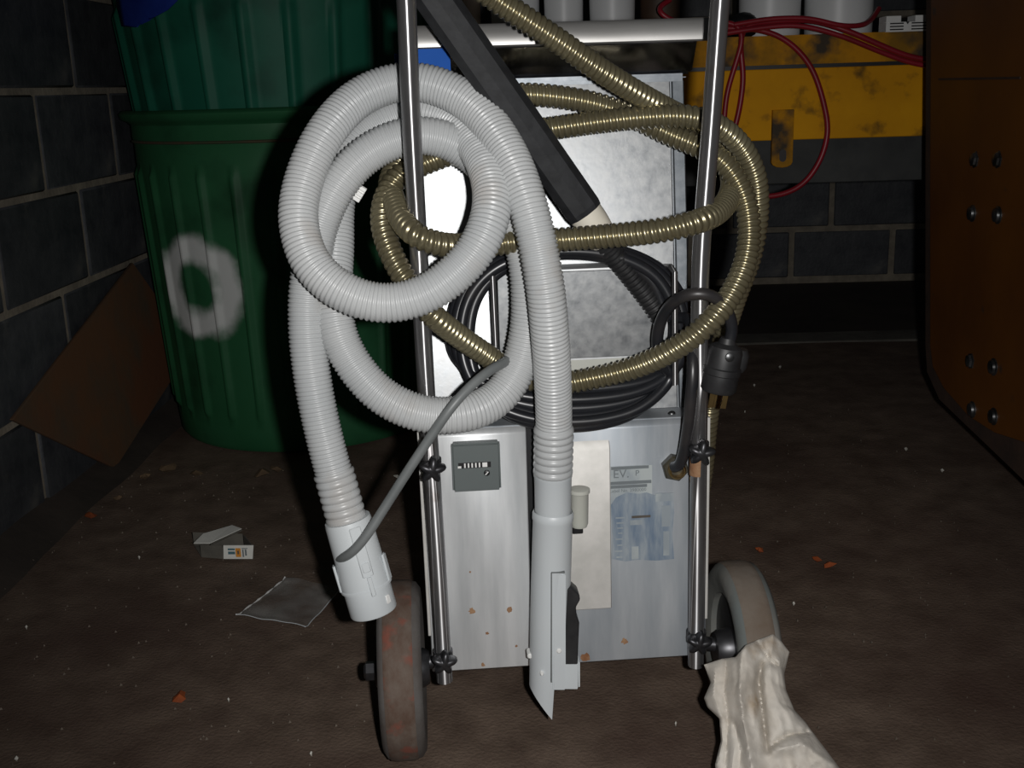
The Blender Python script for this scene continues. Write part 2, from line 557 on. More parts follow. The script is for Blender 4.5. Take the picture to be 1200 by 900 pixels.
# left wall runs away from the camera along Y, back wall along X
block_wall('wall_left', (WALL_X, -0.6, 0), (0, 1, 0), (1, 0, 0), WALL_Y + 0.6, 7, 0.010,
           [(2.50 + 0.6) % BL, (2.30 + 0.6) % BL, (2.45 + 0.6) % BL, (2.29 + 0.6) % BL], 0.012)
block_wall('wall_back', (WALL_X, WALL_Y, 0), (1, 0, 0), (0, -1, 0), 4.2, 7, 0.010,
           [at_Y(1045, 300, WALL_Y).x - WALL_X, at_Y(975, 240, WALL_Y).x - WALL_X], 0.020)


# ------------------------------------------------------------------ the cleaning machine
MACH = thing('cleaning_machine', 'stainless steel cleaning machine on two wheels with chrome push handles', 'machine', M_W)

def mbuild(m, name, material, bevel=0.0, seg=1, parent=None, smooth=40):
    return m.build(name, material, parent or MACH, bevel, seg, smooth, local=True)

a_l = ml(499, 640, 0).x                 # outer corners of the lower back panel
a_r = ml(828, 600, 0).x
z_b = (ml(530, 787, 0).z + ml(808, 768, 0).z) / 2
z_led = (ml(560, 503, 0).z + ml(750, 493, 0).z) / 2
a_slit = ml(624, 640, 0).x
DEEP = 0.36
LEAN = math.tan(math.radians(8))
UP_S = -0.045
z_top = ml(680, 97, UP_S - 0.04).z

def up_s(z):                            # how far the leaning upper panel lies behind the lower one
    return UP_S - (z - z_led) * LEAN

# body shell behind everything (side walls, back), tank on top
mbuild(MB().box((a_l + 0.006, 0.012, z_b + 0.004), (a_r - 0.006, DEEP, z_led - 0.004)), 'lower_body', 'panel_worn', 0.004)
u = MB()
u.hexa([(a_l + 0.012, -UP_S + 0.003, z_led - 0.01), (a_r - 0.012, -UP_S + 0.003, z_led - 0.01), (a_r - 0.012, DEEP, z_led - 0.01), (a_l + 0.012, DEEP, z_led - 0.01),
        (a_l + 0.012, -up_s(z_top) + 0.003, z_top), (a_r - 0.012, -up_s(z_top) + 0.003, z_top), (a_r - 0.012, DEEP, z_top), (a_l + 0.012, DEEP, z_top)])
mbuild(u, 'upper_body', 'panel_worn')

def sheet(a0, a1, z0, z1, t, sfun, name, material, bevel=0.0015):
    m = MB()
    m.hexa([(a0, -sfun(z0), z0), (a1, -sfun(z0), z0), (a1, -sfun(z0) + t, z0), (a0, -sfun(z0) + t, z0),
            (a0, -sfun(z1), z1), (a1, -sfun(z1), z1), (a1, -sfun(z1) + t, z1), (a0, -sfun(z1) + t, z1)])
    return mbuild(m, name, material, bevel)

# lower sheets, left one with the meter, right one with the sticker; a dark slit between
m = MB()
m.prism([(a_l, -0.0, z_b), (a_l, 0.012, z_b), (a_l, 0.012, z_led), (a_l, 0.006, z_led), (a_l, 0.0, z_led - 0.007)], (a_slit - 0.004 - a_l, 0, 0))
mbuild(m, 'lower_sheet', 'panel', 0.0012)
m = MB()
m.prism([(a_slit + 0.005, -0.0, z_b), (a_slit + 0.005, 0.012, z_b), (a_slit + 0.005, 0.012, z_led), (a_slit + 0.005, 0.006, z_led),
         (a_slit + 0.005, 0.0, z_led - 0.007)], (a_r - a_slit - 0.004, 0, 0))
mbuild(m, 'lower_sheet', 'panel_worn', 0.0012)
mbuild(MB().box((a_slit - 0.008, 0.009, z_b + 0.002), (a_slit + 0.009, 0.0125, z_led - 0.004)), 'slit_shade', 'black')  # black strip stands in for the shade inside the slit
mbuild(MB().box((a_l + 0.002, 0.006, z_led - 0.002), (a_r - 0.002, -UP_S + 0.002, z_led + 0.001)), 'ledge', 'panel_worn', 0.0008)
# corner angle strips running down beside the tubes
mbuild(MB().box((a_l - 0.003, -0.001, z_b + 0.05), (a_l + 0.001, 0.03, z_led)), 'corner_strip', 'cover', 0.0006)
mbuild(MB().box((a_r - 0.001, -0.001, z_b + 0.05), (a_r + 0.003, 0.03, z_led)), 'corner_strip', 'cover', 0.0006)
# upper leaning sheet and its right-hand border strip
zb = ml(790, 260, up_s(0.62)).x
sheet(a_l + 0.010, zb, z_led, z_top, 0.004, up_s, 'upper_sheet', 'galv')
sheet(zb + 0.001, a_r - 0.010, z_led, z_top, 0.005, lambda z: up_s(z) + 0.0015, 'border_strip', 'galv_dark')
for (px, py) in ((787, 486), (640, 493), (700, 488)):
    p = ml(px, py, -0.02)
    c = Vector((p.x, p.y, z_led + 0.001))
    mbuild(MB().lathe([(0.0048, 0), (0.0046, 0.0015), (0.003, 0.003), (0.0005, 0.0035)], c, (0, 0, 1), 14), 'rivet', 'bolt')

# tank and its rolled rim
z_r0, z_r1 = ml(690, 50, -0.05).z, ml(690, 24, -0.05).z
ra, rb = ml(486, 45, -0.05).x, ml(831, 40, -0.05).x
prof = []
hh = z_r1 - z_r0
for k in range(13):                     # rolled lip: quarter round that ends upright at its lower edge
    a = math.radians(80) * (1 - k / 12)
    prof.append((0.040 + 0.020 * (1 - math.cos(a)), z_r0 + hh * math.sin(a) / math.sin(math.radians(80))))
pts = [(ra, y_, z_) for y_, z_ in prof] + [(ra, 0.044, z_r0 - 0.002), (ra, 0.066, z_r0 + 0.003), (ra, 0.066, z_r1)]
mbuild(MB().prism(pts, (rb - ra, 0, 0)), 'tank_rim', 'rim_steel', smooth=50)
zt = ml(690, 86, -0.075).z
mbuild(MB().prism([(ra + 0.012, 0.052, z_r0), (ra + 0.012, 0.062, z_r1 - 0.003), (ra + 0.012, DEEP + 0.01, z_r1 - 0.003), (ra + 0.012, DEEP + 0.01, zt - 0.004), (ra + 0.012, 0.080, zt - 0.004)], (rb - ra - 0.024, 0, 0)), 'tank', 'steel', 0.004, 2)
for sx_, x_ in ((-1, ra), (1, rb - 0.012)):   # rim goes on round the tank's sides
    mbuild(MB().box((x_, 0.056, z_r0 + 0.004), (x_ + 0.012, DEEP + 0.02, z_r1 - 0.001)), 'side_rim', 'rim_steel', 0.003, 2)
mbuild(MB().box((ra + 0.014, 0.074, zt - 0.012), (rb - 0.020, 0.10, zt - 0.003)), 'tank_seat', 'galv_dark', 0.004, 2)
p0, p1 = ml(462, 56, -0.045), ml(528, 82, -0.045)
mbuild(MB().box((p0.x, 0.030, p1.z - 0.01), (p1.x, 0.052, z_r0 - 0.002)), 'corner_guard', 'blue_plastic', 0.004, 2)

# handle tubes, leaning towards the user, bent a little half way up
TUBE_PX = [[(521, 797), (512.5, 650), (499, 450), (491, 300), (482.5, 150), (476, 0)],
           [(815.5, 779), (818, 600), (819.5, 450), (821, 310), (833, 150), (844, 0)]]
TUBES = []
for px_ in TUBE_PX:
    pts_ = []
    zz0, zz1 = ml(*px_[0], 0.019).z, ml(*px_[-1], 0.086).z
    for q_ in px_:
        zz = ml(*q_, 0.04).z
        pts_.append(ml(*q_, 0.017 + 0.069 * (zz - zz0) / (zz1 - zz0)))
    pts_.append(pts_[-1] + (pts_[-1] - pts_[-2]) * 0.9)
    TUBES.append(smooth_path(spline(pts_, 0.006), 25))
ends = [t[-1] for t in TUBES]
R_T = 0.0099
for t in TUBES:
    mbuild(MB().sweep(t, R_T, 28), 'handle_tube', 'tube_steel')
e0, e1 = ends
arc = []
for k in range(17):
    a = math.pi * k / 16
    mid = (e0 + e1) / 2
    w = (e1 - e0) / 2
    arc.append(mid - w * math.copysign(abs(math.cos(a)) ** 0.45, math.cos(a)) + Vector((0, -0.05, 0.10)) * math.sin(a) ** 0.45)
mbuild(MB().sweep(arc, R_T, 28), 'handle_grip', 'rubber')

def tube_at(i, z):
    return min(TUBES[i], key=lambda p: abs(p.z - z)).copy()

UPZ = Vector((0, -0.08, 1)).normalized()

def star_knob(c, out):
    m = MB()
    n, out = 5, Vector(out).normalized()
    u_ = out.orthogonal().normalized()
    w_ = out.cross(u_)
    def ring(r, h, lob):
        return [c + out * h + (u_ * math.cos(2 * math.pi * i / 40) + w_ * math.sin(2 * math.pi * i / 40)) * (r + lob * math.cos(5 * 2 * math.pi * i / 40))
                for i in range(40)]
    m.rings([ring(0.008, -0.004, 0), ring(0.0105, 0.0, 0.0022), ring(0.012, 0.004, 0.0042), ring(0.012, 0.011, 0.0042), ring(0.010, 0.0145, 0.0035), ring(0.005, 0.016, 0.001)])
    return m
KNOB = []
for i, py, px in ((0, 537, 508), (0, 771, 521), (1, 521, 821), (1, 748, 820)):
    c = tube_at(i, ml(px, py, 0.03).z) + Vector((0, -R_T, 0))
    k = mbuild(star_knob(c, (0.12 if i == 0 else -0.1, -1, -0.1)), 'star_knob', 'dark_steel', smooth=50)
    mbuild(MB().lathe([(R_T + 0.002, -0.007), (R_T + 0.002, 0.007)], c + Vector((0, R_T, 0)), UPZ, 24), 'clamp_sleeve', 'dark_steel', parent=k)
    mbuild(MB().box((c.x - 0.006, c.y + 2 * R_T - 0.002, c.z - 0.008), (c.x + 0.006, 0.004, c.z + 0.008)), 'clamp_block', 'dark_steel', 0.001, parent=k)
c = tube_at(1, ml(813, 540, 0.02).z)
m = MB()
arc_ = [math.radians(a) for a in range(150, 271, 15)]
m.rings([[c + UPZ * h_ + Vector((math.cos(a), math.sin(a), 0)) * (R_T + o_) for a in arc_ for o_ in (0.0007,)] for h_ in (-.010, -.004, .004, .011)], False, False)
mbuild(m, 'rust_patch', 'rust')

# wheels on an axle
R_WH = 0.108
def wheel(cx, tyre_mat, outside, band):
    c = Vector((cx, 0.0, R_WH))
    w = 0.026
    prof = [(0.070, -w * 0.80), (0.086, -w), (0.098, -w * 0.98), (0.1055, -w * 0.78), (0.108, -w * 0.35), (0.108, w * 0.35), (0.1055, w * 0.78), (0.098, w * 0.98), (0.086, w), (0.070, w * 0.80)]
    m = MB()
    m.lathe(prof + prof[:1], c, (1, 0, 0), 56, cap=False)
    ty = mbuild(m, 'wheel', tyre_mat, smooth=50)
    tb = MB()
    tb.lathe([(0.1050, -w * .74), (0.1074, -w * .66), (0.1087, -w * .35), (0.1088, 0), (0.1087, w * .35), (0.1078, w * .56), (0.1060, w * .64)], c, (1, 0, 0), 56, cap=False)
    mbuild(tb, 'tread_band', band, parent=ty, smooth=50)
    mbuild(MB().lathe([(0.071, -0.014), (0.071, 0.014)], c, (1, 0, 0), 40), 'wheel_disc', 'dark_steel', 0.003, parent=ty)
    h = MB()
    h.lathe([(0.020, -0.033), (0.024, -0.026), (0.026, -0.014), (0.026, 0.014), (0.024, 0.026), (0.020, 0.033)], c, (1, 0, 0), 28)
    mbuild(h, 'hub', 'dark_steel', parent=ty)
    n = MB().lathe([(0.012, 0), (0.012, 0.012), (0.008, 0.015)], c + Vector((outside * 0.033, 0, 0)), (outside, 0, 0), 6)
    mbuild(n, 'axle_nut', 'dark_steel', parent=ty, smooth=0)
wl = ml(472, 780, 0).x
wr = ml(868, 760, 0).x
wheel(wl, 'tyre_side', -1, 'tyre')
wheel(wr, 'tyre_grey', 1, 'tyre_brown')
for w_, e_ in ((wl, a_l + 0.03), (wr, a_r - 0.03)):
    mbuild(MB().cyl((w_, 0, R_WH), (e_, 0.012, R_WH + 0.008), 0.009), 'axle_stub', 'dark_steel')
for a_ in (a_l + 0.03, a_r - 0.03):
    mbuild(MB().box((a_ - 0.012, 0.014, R_WH - 0.008), (a_ + 0.012, 0.05, z_b + 0.02)), 'axle_block', 'dark_steel', 0.002)
    mbuild(MB().box((a_ - 0.02, DEEP - 0.06, 0.0), (a_ + 0.02, DEEP - 0.02, z_b + 0.006)), 'rear_foot', 'dark_steel', 0.003)

# hour meter
q = [ml(528, 517, 0), ml(585, 515, 0), ml(587, 571, 0), ml(531, 573, 0)]
mx0, mx1 = (q[0].x + q[3].x) / 2, (q[1].x + q[2].x) / 2
mz0, mz1 = (q[2].z + q[3].z) / 2, (q[0].z + q[1].z) / 2
ws = mx1 - mx0
me_ = mbuild(MB().box((mx0, -0.012, mz0), (mx1, 0.002, mz1)), 'hour_meter', 'meter', 0.0025, 3)
mbuild(MB().box((mx0 + ws * .13, -0.0125, mz0 + ws * .52), (mx0 + ws * .80, -0.011, mz0 + ws * .64)), 'counter_window', 'black', parent=me_)
for k in range(6):
    x_ = mx0 + ws * (.25 + .075 * k)
    mbuild(MB().box((x_, -0.0132, mz0 + ws * .535), (x_ + ws * (.03 if k < 5 else .10), -0.012, mz0 + ws * .63)), 'digit_drum', 'white', parent=me_)
mbuild(MB().box((mx0 + ws * .12, -0.0132, mz0 + ws * .53), (mx0 + ws * .19, -0.012, mz0 + ws * .575)), 'digit_drum', 'white', parent=me_)
mc = Vector((mx0 + ws * .71, -0.012, mz0 + ws * .40))
sc_ = mbuild(MB().lathe([(0.0036, 0), (0.0036, 0.0012), (0.0026, 0.002)], mc, (0, -1, 0), 18), 'screw', 'black', parent=me_)
mbuild(MB().hexa([mc + Vector(v) for v in ((-.0022, -.0024, -.0014), (-.0014, -.0024, -.0022), (-.0014, -.001, -.0022), (-.0022, -.001, -.0014),
                                           (.0014, -.0024, .0022), (.0022, -.0024, .0014), (.0022, -.001, .0014), (.0014, -.001, .0022))]), 'screw_slot', 'white', parent=me_)

# pale cover plate with folded top
q0, q1, q2 = ml(668, 527, .006), ml(716, 527, .006), ml(717, 713, .006)
m = MB()
m.prism([(0, -0.006, q2.z), (0, 0.002, q2.z), (0, 0.002, q1.z + 0.014), (0, -0.006, q1.z)], (q2.x - q0.x + 0.012, 0, 0))
m.v = [p + Vector((q0.x - 0.012, 0, 0)) for p in m.v]
mbuild(m, 'cover_plate', 'cover', 0.0012)
# small pale capsule on the plate
cc = ml(679, 572, 0.024)
cb = ml(679, 617, 0.024)
cp = mbuild(MB().lathe([(0.010, 0), (0.0125, 0.001), (0.0125, 0.005), (0.0108, 0.007), (0.0105, 0.044), (0.009, 0.048)], cc, cb - cc, 26), 'capsule', 'pale_plastic')
mbuild(MB().box((cb.x - 0.008, cb.y - 0.004, cb.z - 0.008), (cb.x + 0.004, cb.y + 0.004, cb.z + 0.002)), 'capsule_switch', 'black', 0.001, parent=cp)
mbuild(MB().box((cb.x - 0.004, cb.y, cb.z + 0.01), (cb.x + 0.004, -0.004, cc.z - 0.01)), 'capsule_mount', 'pale_plastic', parent=cp)

# worn stickers with print
def flat(x0_, y0_, x1_, y1_, name, material, s=0.0012, t=0.0010, parent=None):
    p, q_ = ml(x0_, y0_, 0), ml(x1_, y1_, 0)
    return mbuild(MB().box((p.x, -s, q_.z), (q_.x, -s + t, p.z)), name, material, parent=parent)
st = flat(713, 547, 764, 602, 'sticker', 'sticker')
m = MB().prism([ml(x_, y_, .0017) for x_, y_ in ((716, 592), (722, 583), (735, 577), (748, 579), (758, 577), (768, 581), (770, 578), (789, 578), (790, 600), (788, 625), (790, 655), (770, 657), (748, 656), (733, 658), (717, 655), (718, 630))],
             (0, .001, 0))
st2 = mbuild(m, 'sticker', 'sticker_blue')
flat(768, 578, 789, 586, 'sticker_patch', 'sticker', s=0.0022, parent=st2)
flat(775, 592, 785, 616, 'sticker_patch', 'sticker', s=0.0021, parent=st2)
flat(777, 622, 784, 650, 'sticker_patch', 'sticker', s=0.0021, parent=st2)
flat(740, 604, 762, 605.5, 'sticker_patch', 'cord_dusty', s=0.0021, parent=st2)
flat(738, 609, 752, 614, 'sticker_patch', 'sticker', s=0.0021, parent=st2)
flat(740, 640, 748, 654, 'sticker_patch', 'sticker', s=0.0021, parent=st2)

def text(s, px, py, size, s_off, material, parent, shear=0.0):
    cu = bpy.data.curves.new('print', 'FONT')
    cu.body = s
    cu.size = size
    cu.shear = shear
    tmp = bpy.data.objects.new('print_tmp', cu)
    COL.objects.link(tmp)
    dg = bpy.context.evaluated_depsgraph_get()
    me = bpy.data.meshes.new_from_object(tmp.evaluated_get(dg))
    bpy.data.objects.remove(tmp)
    p = ml(px, py, 0)
    me.transform(Matrix.Translation((p.x, -s_off, p.z)) @ Matrix.Rotation(math.pi / 2, 4, 'X'))
    me.materials.clear()
    me.materials.append(MATS[material])
    o = bpy.data.objects.new('print', me)
    COL.objects.link(o)
    o.parent = parent
    return o
text('EV.', 718, 560, 0.015, 0.0016, 'ink', st)
text('P', 744, 557, 0.010, 0.0016, 'ink', st)
for yy, xa, xb in ((547.6, 716, 760), (565, 714, 763), (569.5, 714, 758)):
    flat(xa, yy - 0.5, xb, yy + 0.5, 'print_line', 'ink', s=0.0016, t=0.0003, parent=st)
text('Label No. 2980000', 714, 577, 0.0058, 0.0016, 'ink', st)
for yy in (606, 612, 618, 624, 631, 638, 645, 652):
    flat(720 + (yy % 5), yy - 0.5, 728 + (yy % 7), yy + 0.7, 'print_line', 'sticker', s=0.0022, t=0.0003, parent=st2)

# rust blots with a shape of their own on the sheets
def blot(px, py, r, mname='rust'):
    p = ml(px, py, 0)
    n = 14
    rr = [r * random.uniform(0.55, 1.1) for _ in range(n)]
    m = MB().prism([(p.x + rr[i] * math.cos(2 * math.pi * i / n), -0.0006, p.z + rr[i] * math.sin(2 * math.pi * i / n)) for i in range(n)], (0, 0.0005, 0))
    mbuild(m, 'rust_spot', mname)
for px, py, r in ((553, 716, .0045), (597, 714, .005), (732, 751, .005), (686, 771, .007), (566, 779, .003), (605, 757, .002), (551, 670, .0015), (571, 742, .0022)):
    blot(px, py, r)

# hexagonal cable gland
gc = ml(790, 546, 0.0)
gl = mbuild(MB().lathe([(0.0165, 0.0), (0.0165, 0.011), (0.0145, 0.0135)], gc + Vector((0, 0.001, 0)), (0, -1, 0), 6), 'cable_gland', 'gland', smooth=0)
mbuild(MB().lathe([(0.0105, 0.012), (0.0105, 0.020), (0.0088, 0.022), (0.0075, 0.022), (0.0075, 0.012)], gc, (0, -1, 0), 24), 'gland_ring', 'brass', parent=gl)

# cord holder: raised plate with two retaining bars
hz1, hz0 = ml(700, 318, -0.02).z, ml(700, 421, -0.02).z
ha, hb = ml(578, 360, -0.02).x, ml(783, 360, -0.02).x
ys = 0.030
hl = MB().box((ha + 0.006, ys - 0.001, hz0), (hb - 0.004, ys + 0.002, hz1))
holder = mbuild(hl, 'cord_holder', 'galv', 0.0008)
mbuild(MB().box((ha + 0.004, ys, hz1), (hb - 0.002, -up_s(hz1) + 0.004, hz1 + 0.0022)), 'holder_top', 'panel', parent=holder)
mbuild(MB().box((ha + 0.004, ys, hz0 - 0.0022), (hb - 0.002, -up_s(hz0) + 0.004, hz0)), 'holder_bottom', 'panel', parent=holder)
mbuild(MB().box((ha + 0.03, ys + 0.004, hz0 - 0.020), (hb - 0.02, ys + 0.007, hz0 - 0.001)), 'lip_reflection', 'pale_plastic', parent=holder)  # lip below the plate, its pale colour imitating the spiral hose's reflection
for x_, top_, bot_, y_ in ((ha, hz1 + 0.004, hz0 + 0.006, 0.010), (hb, hz1 + 0.004, hz0 - 0.026, -0.016)):
    mbuild(MB().sweep([(x_ - 0.001, ys + 0.004, top_ - 0.004), (x_, (ys + y_) / 2, top_), (x_, y_, top_ - 0.003), (x_ + 0.0005, y_, (top_ + bot_) / 2), (x_ + 0.001, y_, bot_)],
                      0.0034, 12), 'retaining_bar', 'tube_steel', parent=holder)


# ------------------------------------------------------------------ grey ribbed vacuum hose
def px_path(pts, ds):
    return spline([mp(*p) for p in pts], ds)

GREY = [(648, 556, .052), (649, 500, .058), (648, 450, .074), (645, 400, .094), (638, 330, .105), (620, 245, .092), (592, 173, .056), (552, 122, .022),
        (505, 99, .006), (465, 97, .002), (420, 115, .014), (380, 158, .042), (355, 215, .064), (350, 262, .084), (366, 310, .103), (403, 342, .115),
        (450, 355, .119), (497, 345, .119), (537, 317, .117), (563, 284, .110), (576, 245, .094), (573, 205, .064), (553, 166, .018), (525, 141, -.016),
        (492, 131, -.028), (458, 139, -.030), (424, 162, -.026), (402, 198, -.014), (394, 240, .0), (393, 290, .020), (391, 340, .044), (395, 385, .060),
        (413, 425, .068), (447, 463, .078), (492, 484, .086), (542, 485, .082), (582, 467, .064), (607, 432, .050), (619, 385, .046), (620, 335, .046),
        (612, 285, .040), (597, 245, .030), (577, 206, .014), (553, 181, .010), (522, 164, .014), (490, 159, .018), (455, 167, .020), (420, 189, .026),
        (393, 222, .036), (375, 262, .046), (365, 310, .050), (360, 350, .054), (361, 400, .060), (369, 460, .066), (382, 520, .072), (397, 575, .077), (407, 612, .080)]
hose_c = smooth_path(px_path(GREY, 0.0009), 60)
HL = sum((hose_c[i + 1] - hose_c[i]).length for i in range(len(hose_c) - 1))
HOSE = thing('vacuum_hose', 'light grey ribbed vacuum hose looped over the machine handles', 'hose', Vector((mp(648, 700, .05).x, mp(648, 700, .05).y, 0.05)))

def ribbed(s, a):
    pitch = 0.0047
    r0 = 0.0186
    e = min(s, HL - s)
    if e < 0.06:                                     # wider, coarser ribs of the end cuffs
        pitch, r0 = 0.0085, 0.0206
    ph = (s / pitch) % 1.0
    return r0 - 0.0003 + 0.0026 * abs(math.sin(math.pi * ph)) ** 0.65
MB().sweep(hose_c, ribbed, 26).build('ribbed_tube', 'grey_hose', HOSE, smooth=180)

# end connector with latch, where the thin cable goes in
ca, cb_ = mp(407, 608, .080), mp(438, 716, .088)
ax = (cb_ - ca)
Lc = ax.length
ax.normalize()
con = MB().lathe([(0.0255, 0), (0.0262, 0.004), (0.0270, Lc * .45), (0.0285, Lc * .60), (0.0285, Lc * .69), (0.0295, Lc * .70), (0.0295, Lc * .72), (0.0270, Lc * .725),
                  (0.0270, Lc - .002), (0.0262, Lc), (0.0225, Lc), (0.0225, Lc * .8)], ca, ax, 40).build('end_connector', 'grey_plastic', HOSE, smooth=35)
front = (-M_N - ax * (-M_N).dot(ax)).normalized() * -1
side = ax.cross(front).normalized()
if side.x < 0:
    side = -side
def on_con(d, along, r, w, l, h, name, material, bev=.001):
    o_ = ca + ax * along + d * r
    t_ = ax.cross(d).normalized()
    c8 = []
    for dz in (0, h):
        for (i, j) in ((-1, -1), (1, -1), (1, 1), (-1, 1)):
            c8.append(o_ + t_ * (w / 2 * i) + ax * (l / 2 * j) + d * (dz))
    return MB().hexa(c8).build(name, material, con, bev)
fr = (front + side * 0.35).normalized()
on_con(fr, Lc * .30, .0262, .013, Lc * .52, .0022, 'latch', 'grey_plastic')
on_con(fr, Lc * .46, .0280, .009, Lc * .10, .0018, 'latch_button', 'grey_plastic')
on_con(fr, Lc * .66, .0280, .005, Lc * .20, .0025, 'latch_hook', 'grey_plastic', .0006)
on_con((side + front * .2).normalized(), Lc * .56, .0275, .010, Lc * .28, .0030, 'guide_rib', 'grey_plastic')
on_con((-side + front * .2).normalized(), Lc * .56, .0275, .010, Lc * .28, .0030, 'guide_rib', 'grey_plastic')
on_con((side * .8 + front * .6).normalized(), Lc * .86, .0265, .006, .010, .0018, 'bayonet_pin', 'white', .0006)

# thin grey cable beside the hose
cab = smooth_path(px_path([(612, 402, .012), (604, 414, .030), (592, 424, .062), (574, 434, .086), (552, 452, .103), (530, 476, .114), (506, 510, .113), (478, 552, .112), (450, 596, .113),
                           (430, 627, .116), (415, 645, .115), (403, 653, .105), (397, 655, .092), (399, 654, .080)], 0.004), 6)
MB().sweep(cab, 0.0054, 14).build('control_cable', 'cable_grey', HOSE, smooth=60)

# white clip holding two strands together
k0, k1 = mp(371, 196, .020), mp(425, 230, .020)
dk = (k1 - k0).normalized()
wv = dk.cross(-M_N).normalized()
m = MB()
for off, wd in ((-0.0065, .0042), (0.0, .0042), (0.0065, .0042)):
    b0, b1 = k0 + wv * off, k1 + wv * off
    m.hexa([b0 - wv * wd / 2, b1 - wv * wd / 2, b1 + wv * wd / 2, b0 + wv * wd / 2] + [p - M_N * .004 for p in (b0 - wv * wd / 2, b1 - wv * wd / 2, b1 + wv * wd / 2, b0 + wv * wd / 2)])
b0, b1 = k0 - M_N * .004, k1 - M_N * .004
m.hexa([b0 - wv * .009, b1 - wv * .009, b1 + wv * .009, b0 + wv * .009] + [p - M_N * .002 for p in (b0 - wv * .009, b1 - wv * .009, b1 + wv * .009, b0 + wv * .009)])
m.build('hose_clip', 'white', HOSE, 0.0005)

# crevice nozzle at the other end: cuff, slanted tube, bracket with black strip
n0, n1, n2 = mp(648, 548, .052), mp(648, 602, .046), mp(641, 832, .040)
cuff = MB().lathe([(0.0215, 0), (0.0225, .003), (0.0222, .010), (0.0215, .012), (0.0210, (n1 - n0).length)], n0, n1 - n0, 36).build('cuff', 'grey_plastic', HOSE)
axn = (n2 - n1).normalized()
Ln = (n2 - n1).length
right = Vector((math.cos(TH), math.sin(TH), 0))
right = (right - axn * right.dot(axn)).normalized()
fwd = axn.cross(right).normalized()
if fwd.dot(M_N) < 0:
    fwd = -fwd
NS = 72
def nring(r, h, cut=False):
    out = []
    for i in range(NS):
        a = 2 * math.pi * i / NS
        o_ = right * math.cos(a) * r + fwd * math.sin(a) * r
        hh_ = h
        if cut:                                       # slanted mouth, longest on the front
            u_ = math.cos(a)
            v_ = math.sin(a)
            if v_ > -0.2:
                hh_ = Ln - 0.036 * (0.18 - u_) / 1.18 if u_ < 0.18 else Ln - 0.058
            else:
                hh_ = Ln - 0.075
        out.append(n1 + axn * hh_ + o_)
    return out
m = MB()
m.rings([nring(0.0225, -0.004), nring(0.0240, -0.001), nring(0.0240, 0.006), nring(0.0232, 0.008), nring(0.0236, Ln * .35), nring(0.0232, Ln - .10), nring(0.0225, 0, True), nring(0.0205, 0, True), nring(0.0205, Ln * .5)], True, False)
noz = m.build('nozzle', 'grey_plastic', HOSE, smooth=45)

def nbox(pxa, pya, pxb, pyb, s0, s1, name, material, bev=.0012, seg=2):
    A, B = mp(pxa, pya, s1), mp(pxb, pyb, s1)
    C, D = mp(pxa, pyb, s1), mp(pxb, pya, s1)
    dd = M_N * (s0 - s1)
    return MB().hexa([A, D, B, C] + [p + dd for p in (A, D, B, C)]).build(name, material, noz, bev, seg)
nbox(648, 673, 663, 809, .040, .067, 'bracket', 'grey_plastic')
nbox(645.6, 672, 647, 800, .050, .0700, 'bracket_gap_shade', 'cable_grey', .0002, 1)  # thin dark strips paint the shaded gap along the bracket's edges
nbox(646, 670.6, 662, 672, .045, .0690, 'bracket_gap_shade', 'cable_grey', .0002, 1)
nbox(649, 775, 680, 809, .034, .058, 'bracket_foot', 'grey_plastic', .003, 3)
# wavy black rubber strip on the bracket
stp = [(664, 691, .0), (670, 689, .0), (679, 697, .0), (680, 703, 0), (675, 712, .0), (676, 722, 0), (679, 730, .0), (678, 750, 0), (677, 779, .0), (662, 779, .0)]
MB().prism([mp(a, b, .060) for a, b, _ in stp], -M_N * .024).build('rubber_strip', 'rubber', noz, .0012)
for px, py, s_, r_ in ((655, 762, .066, .0032), (621, 768, .046, .0034), (635, 789, .064, .0022)):
    p = mp(px, py, s_)
    MB().lathe([(r_, -.012), (r_, .002), (r_ * .6, .0032)], p, M_N, 14).build('button', 'white', noz)


# ------------------------------------------------------------------ bronze-coloured spiral hose
GOLD = [(470, -40, -.12), (478, -95, -.06), (500, -85, .04), (545, -28, .075), (580, -2, .066), (620, 25, .056), (660, 52, .045), (700, 80, .030), (745, 108, .002), (785, 130, -.030), (818, 147, -.062), (846, 178, -.060), (858, 212, -.020),
        (847, 243, .045), (820, 259, .090), (780, 269, .094), (720, 276, .068), (655, 281, .050), (600, 284, .050), (550, 288, .068), (515, 286, .090), (490, 277, .094),
        (473, 261, .074), (463, 240, .040), (457, 214, .0), (470, 188, -.026), (500, 163, -.046), (530, 140, -.062), (562, 119, -.060), (602, 111, -.048), (650, 113, -.046), (700, 122, -.046),
        (745, 138, -.044), (785, 157, -.030), (820, 172, -.012), (848, 190, .0), (869, 222, .012), (878, 262, .026), (874, 305, .044), (855, 348, .066), (826, 383, .083), (790, 409, .070),
        (745, 430, .046), (700, 442, .036), (650, 449, .030), (605, 439, .024), (570, 416, .032), (535, 392, .056), (503, 365, .084), (479, 334, .082), (458, 296, .064), (448, 260, .042),
        (453, 228, .020), (468, 206, .008), (492, 194, .0), (520, 183, -.008), (558, 170, -.020), (602, 157, -.024), (650, 150, -.020), (700, 143, -.012), (760, 137, -.004), (808, 137, .0),
        (840, 147, -.006), (868, 171, -.020), (885, 206, -.030), (888, 250, -.040), (880, 300, -.045), (862, 350, -.060), (848, 395, -.085), (836, 450, -.105), (829, 500, -.120),
        (825, 545, -.130), (820, 580, -.14)]
gold_c = smooth_path(px_path(GOLD, 0.0009), 80)
def spiral(s, a):
    ph = (s / 0.0072 - a / (2 * math.pi)) % 1.0
    return 0.0099 + 0.0035 * abs(math.sin(math.pi * ph)) ** 0.75
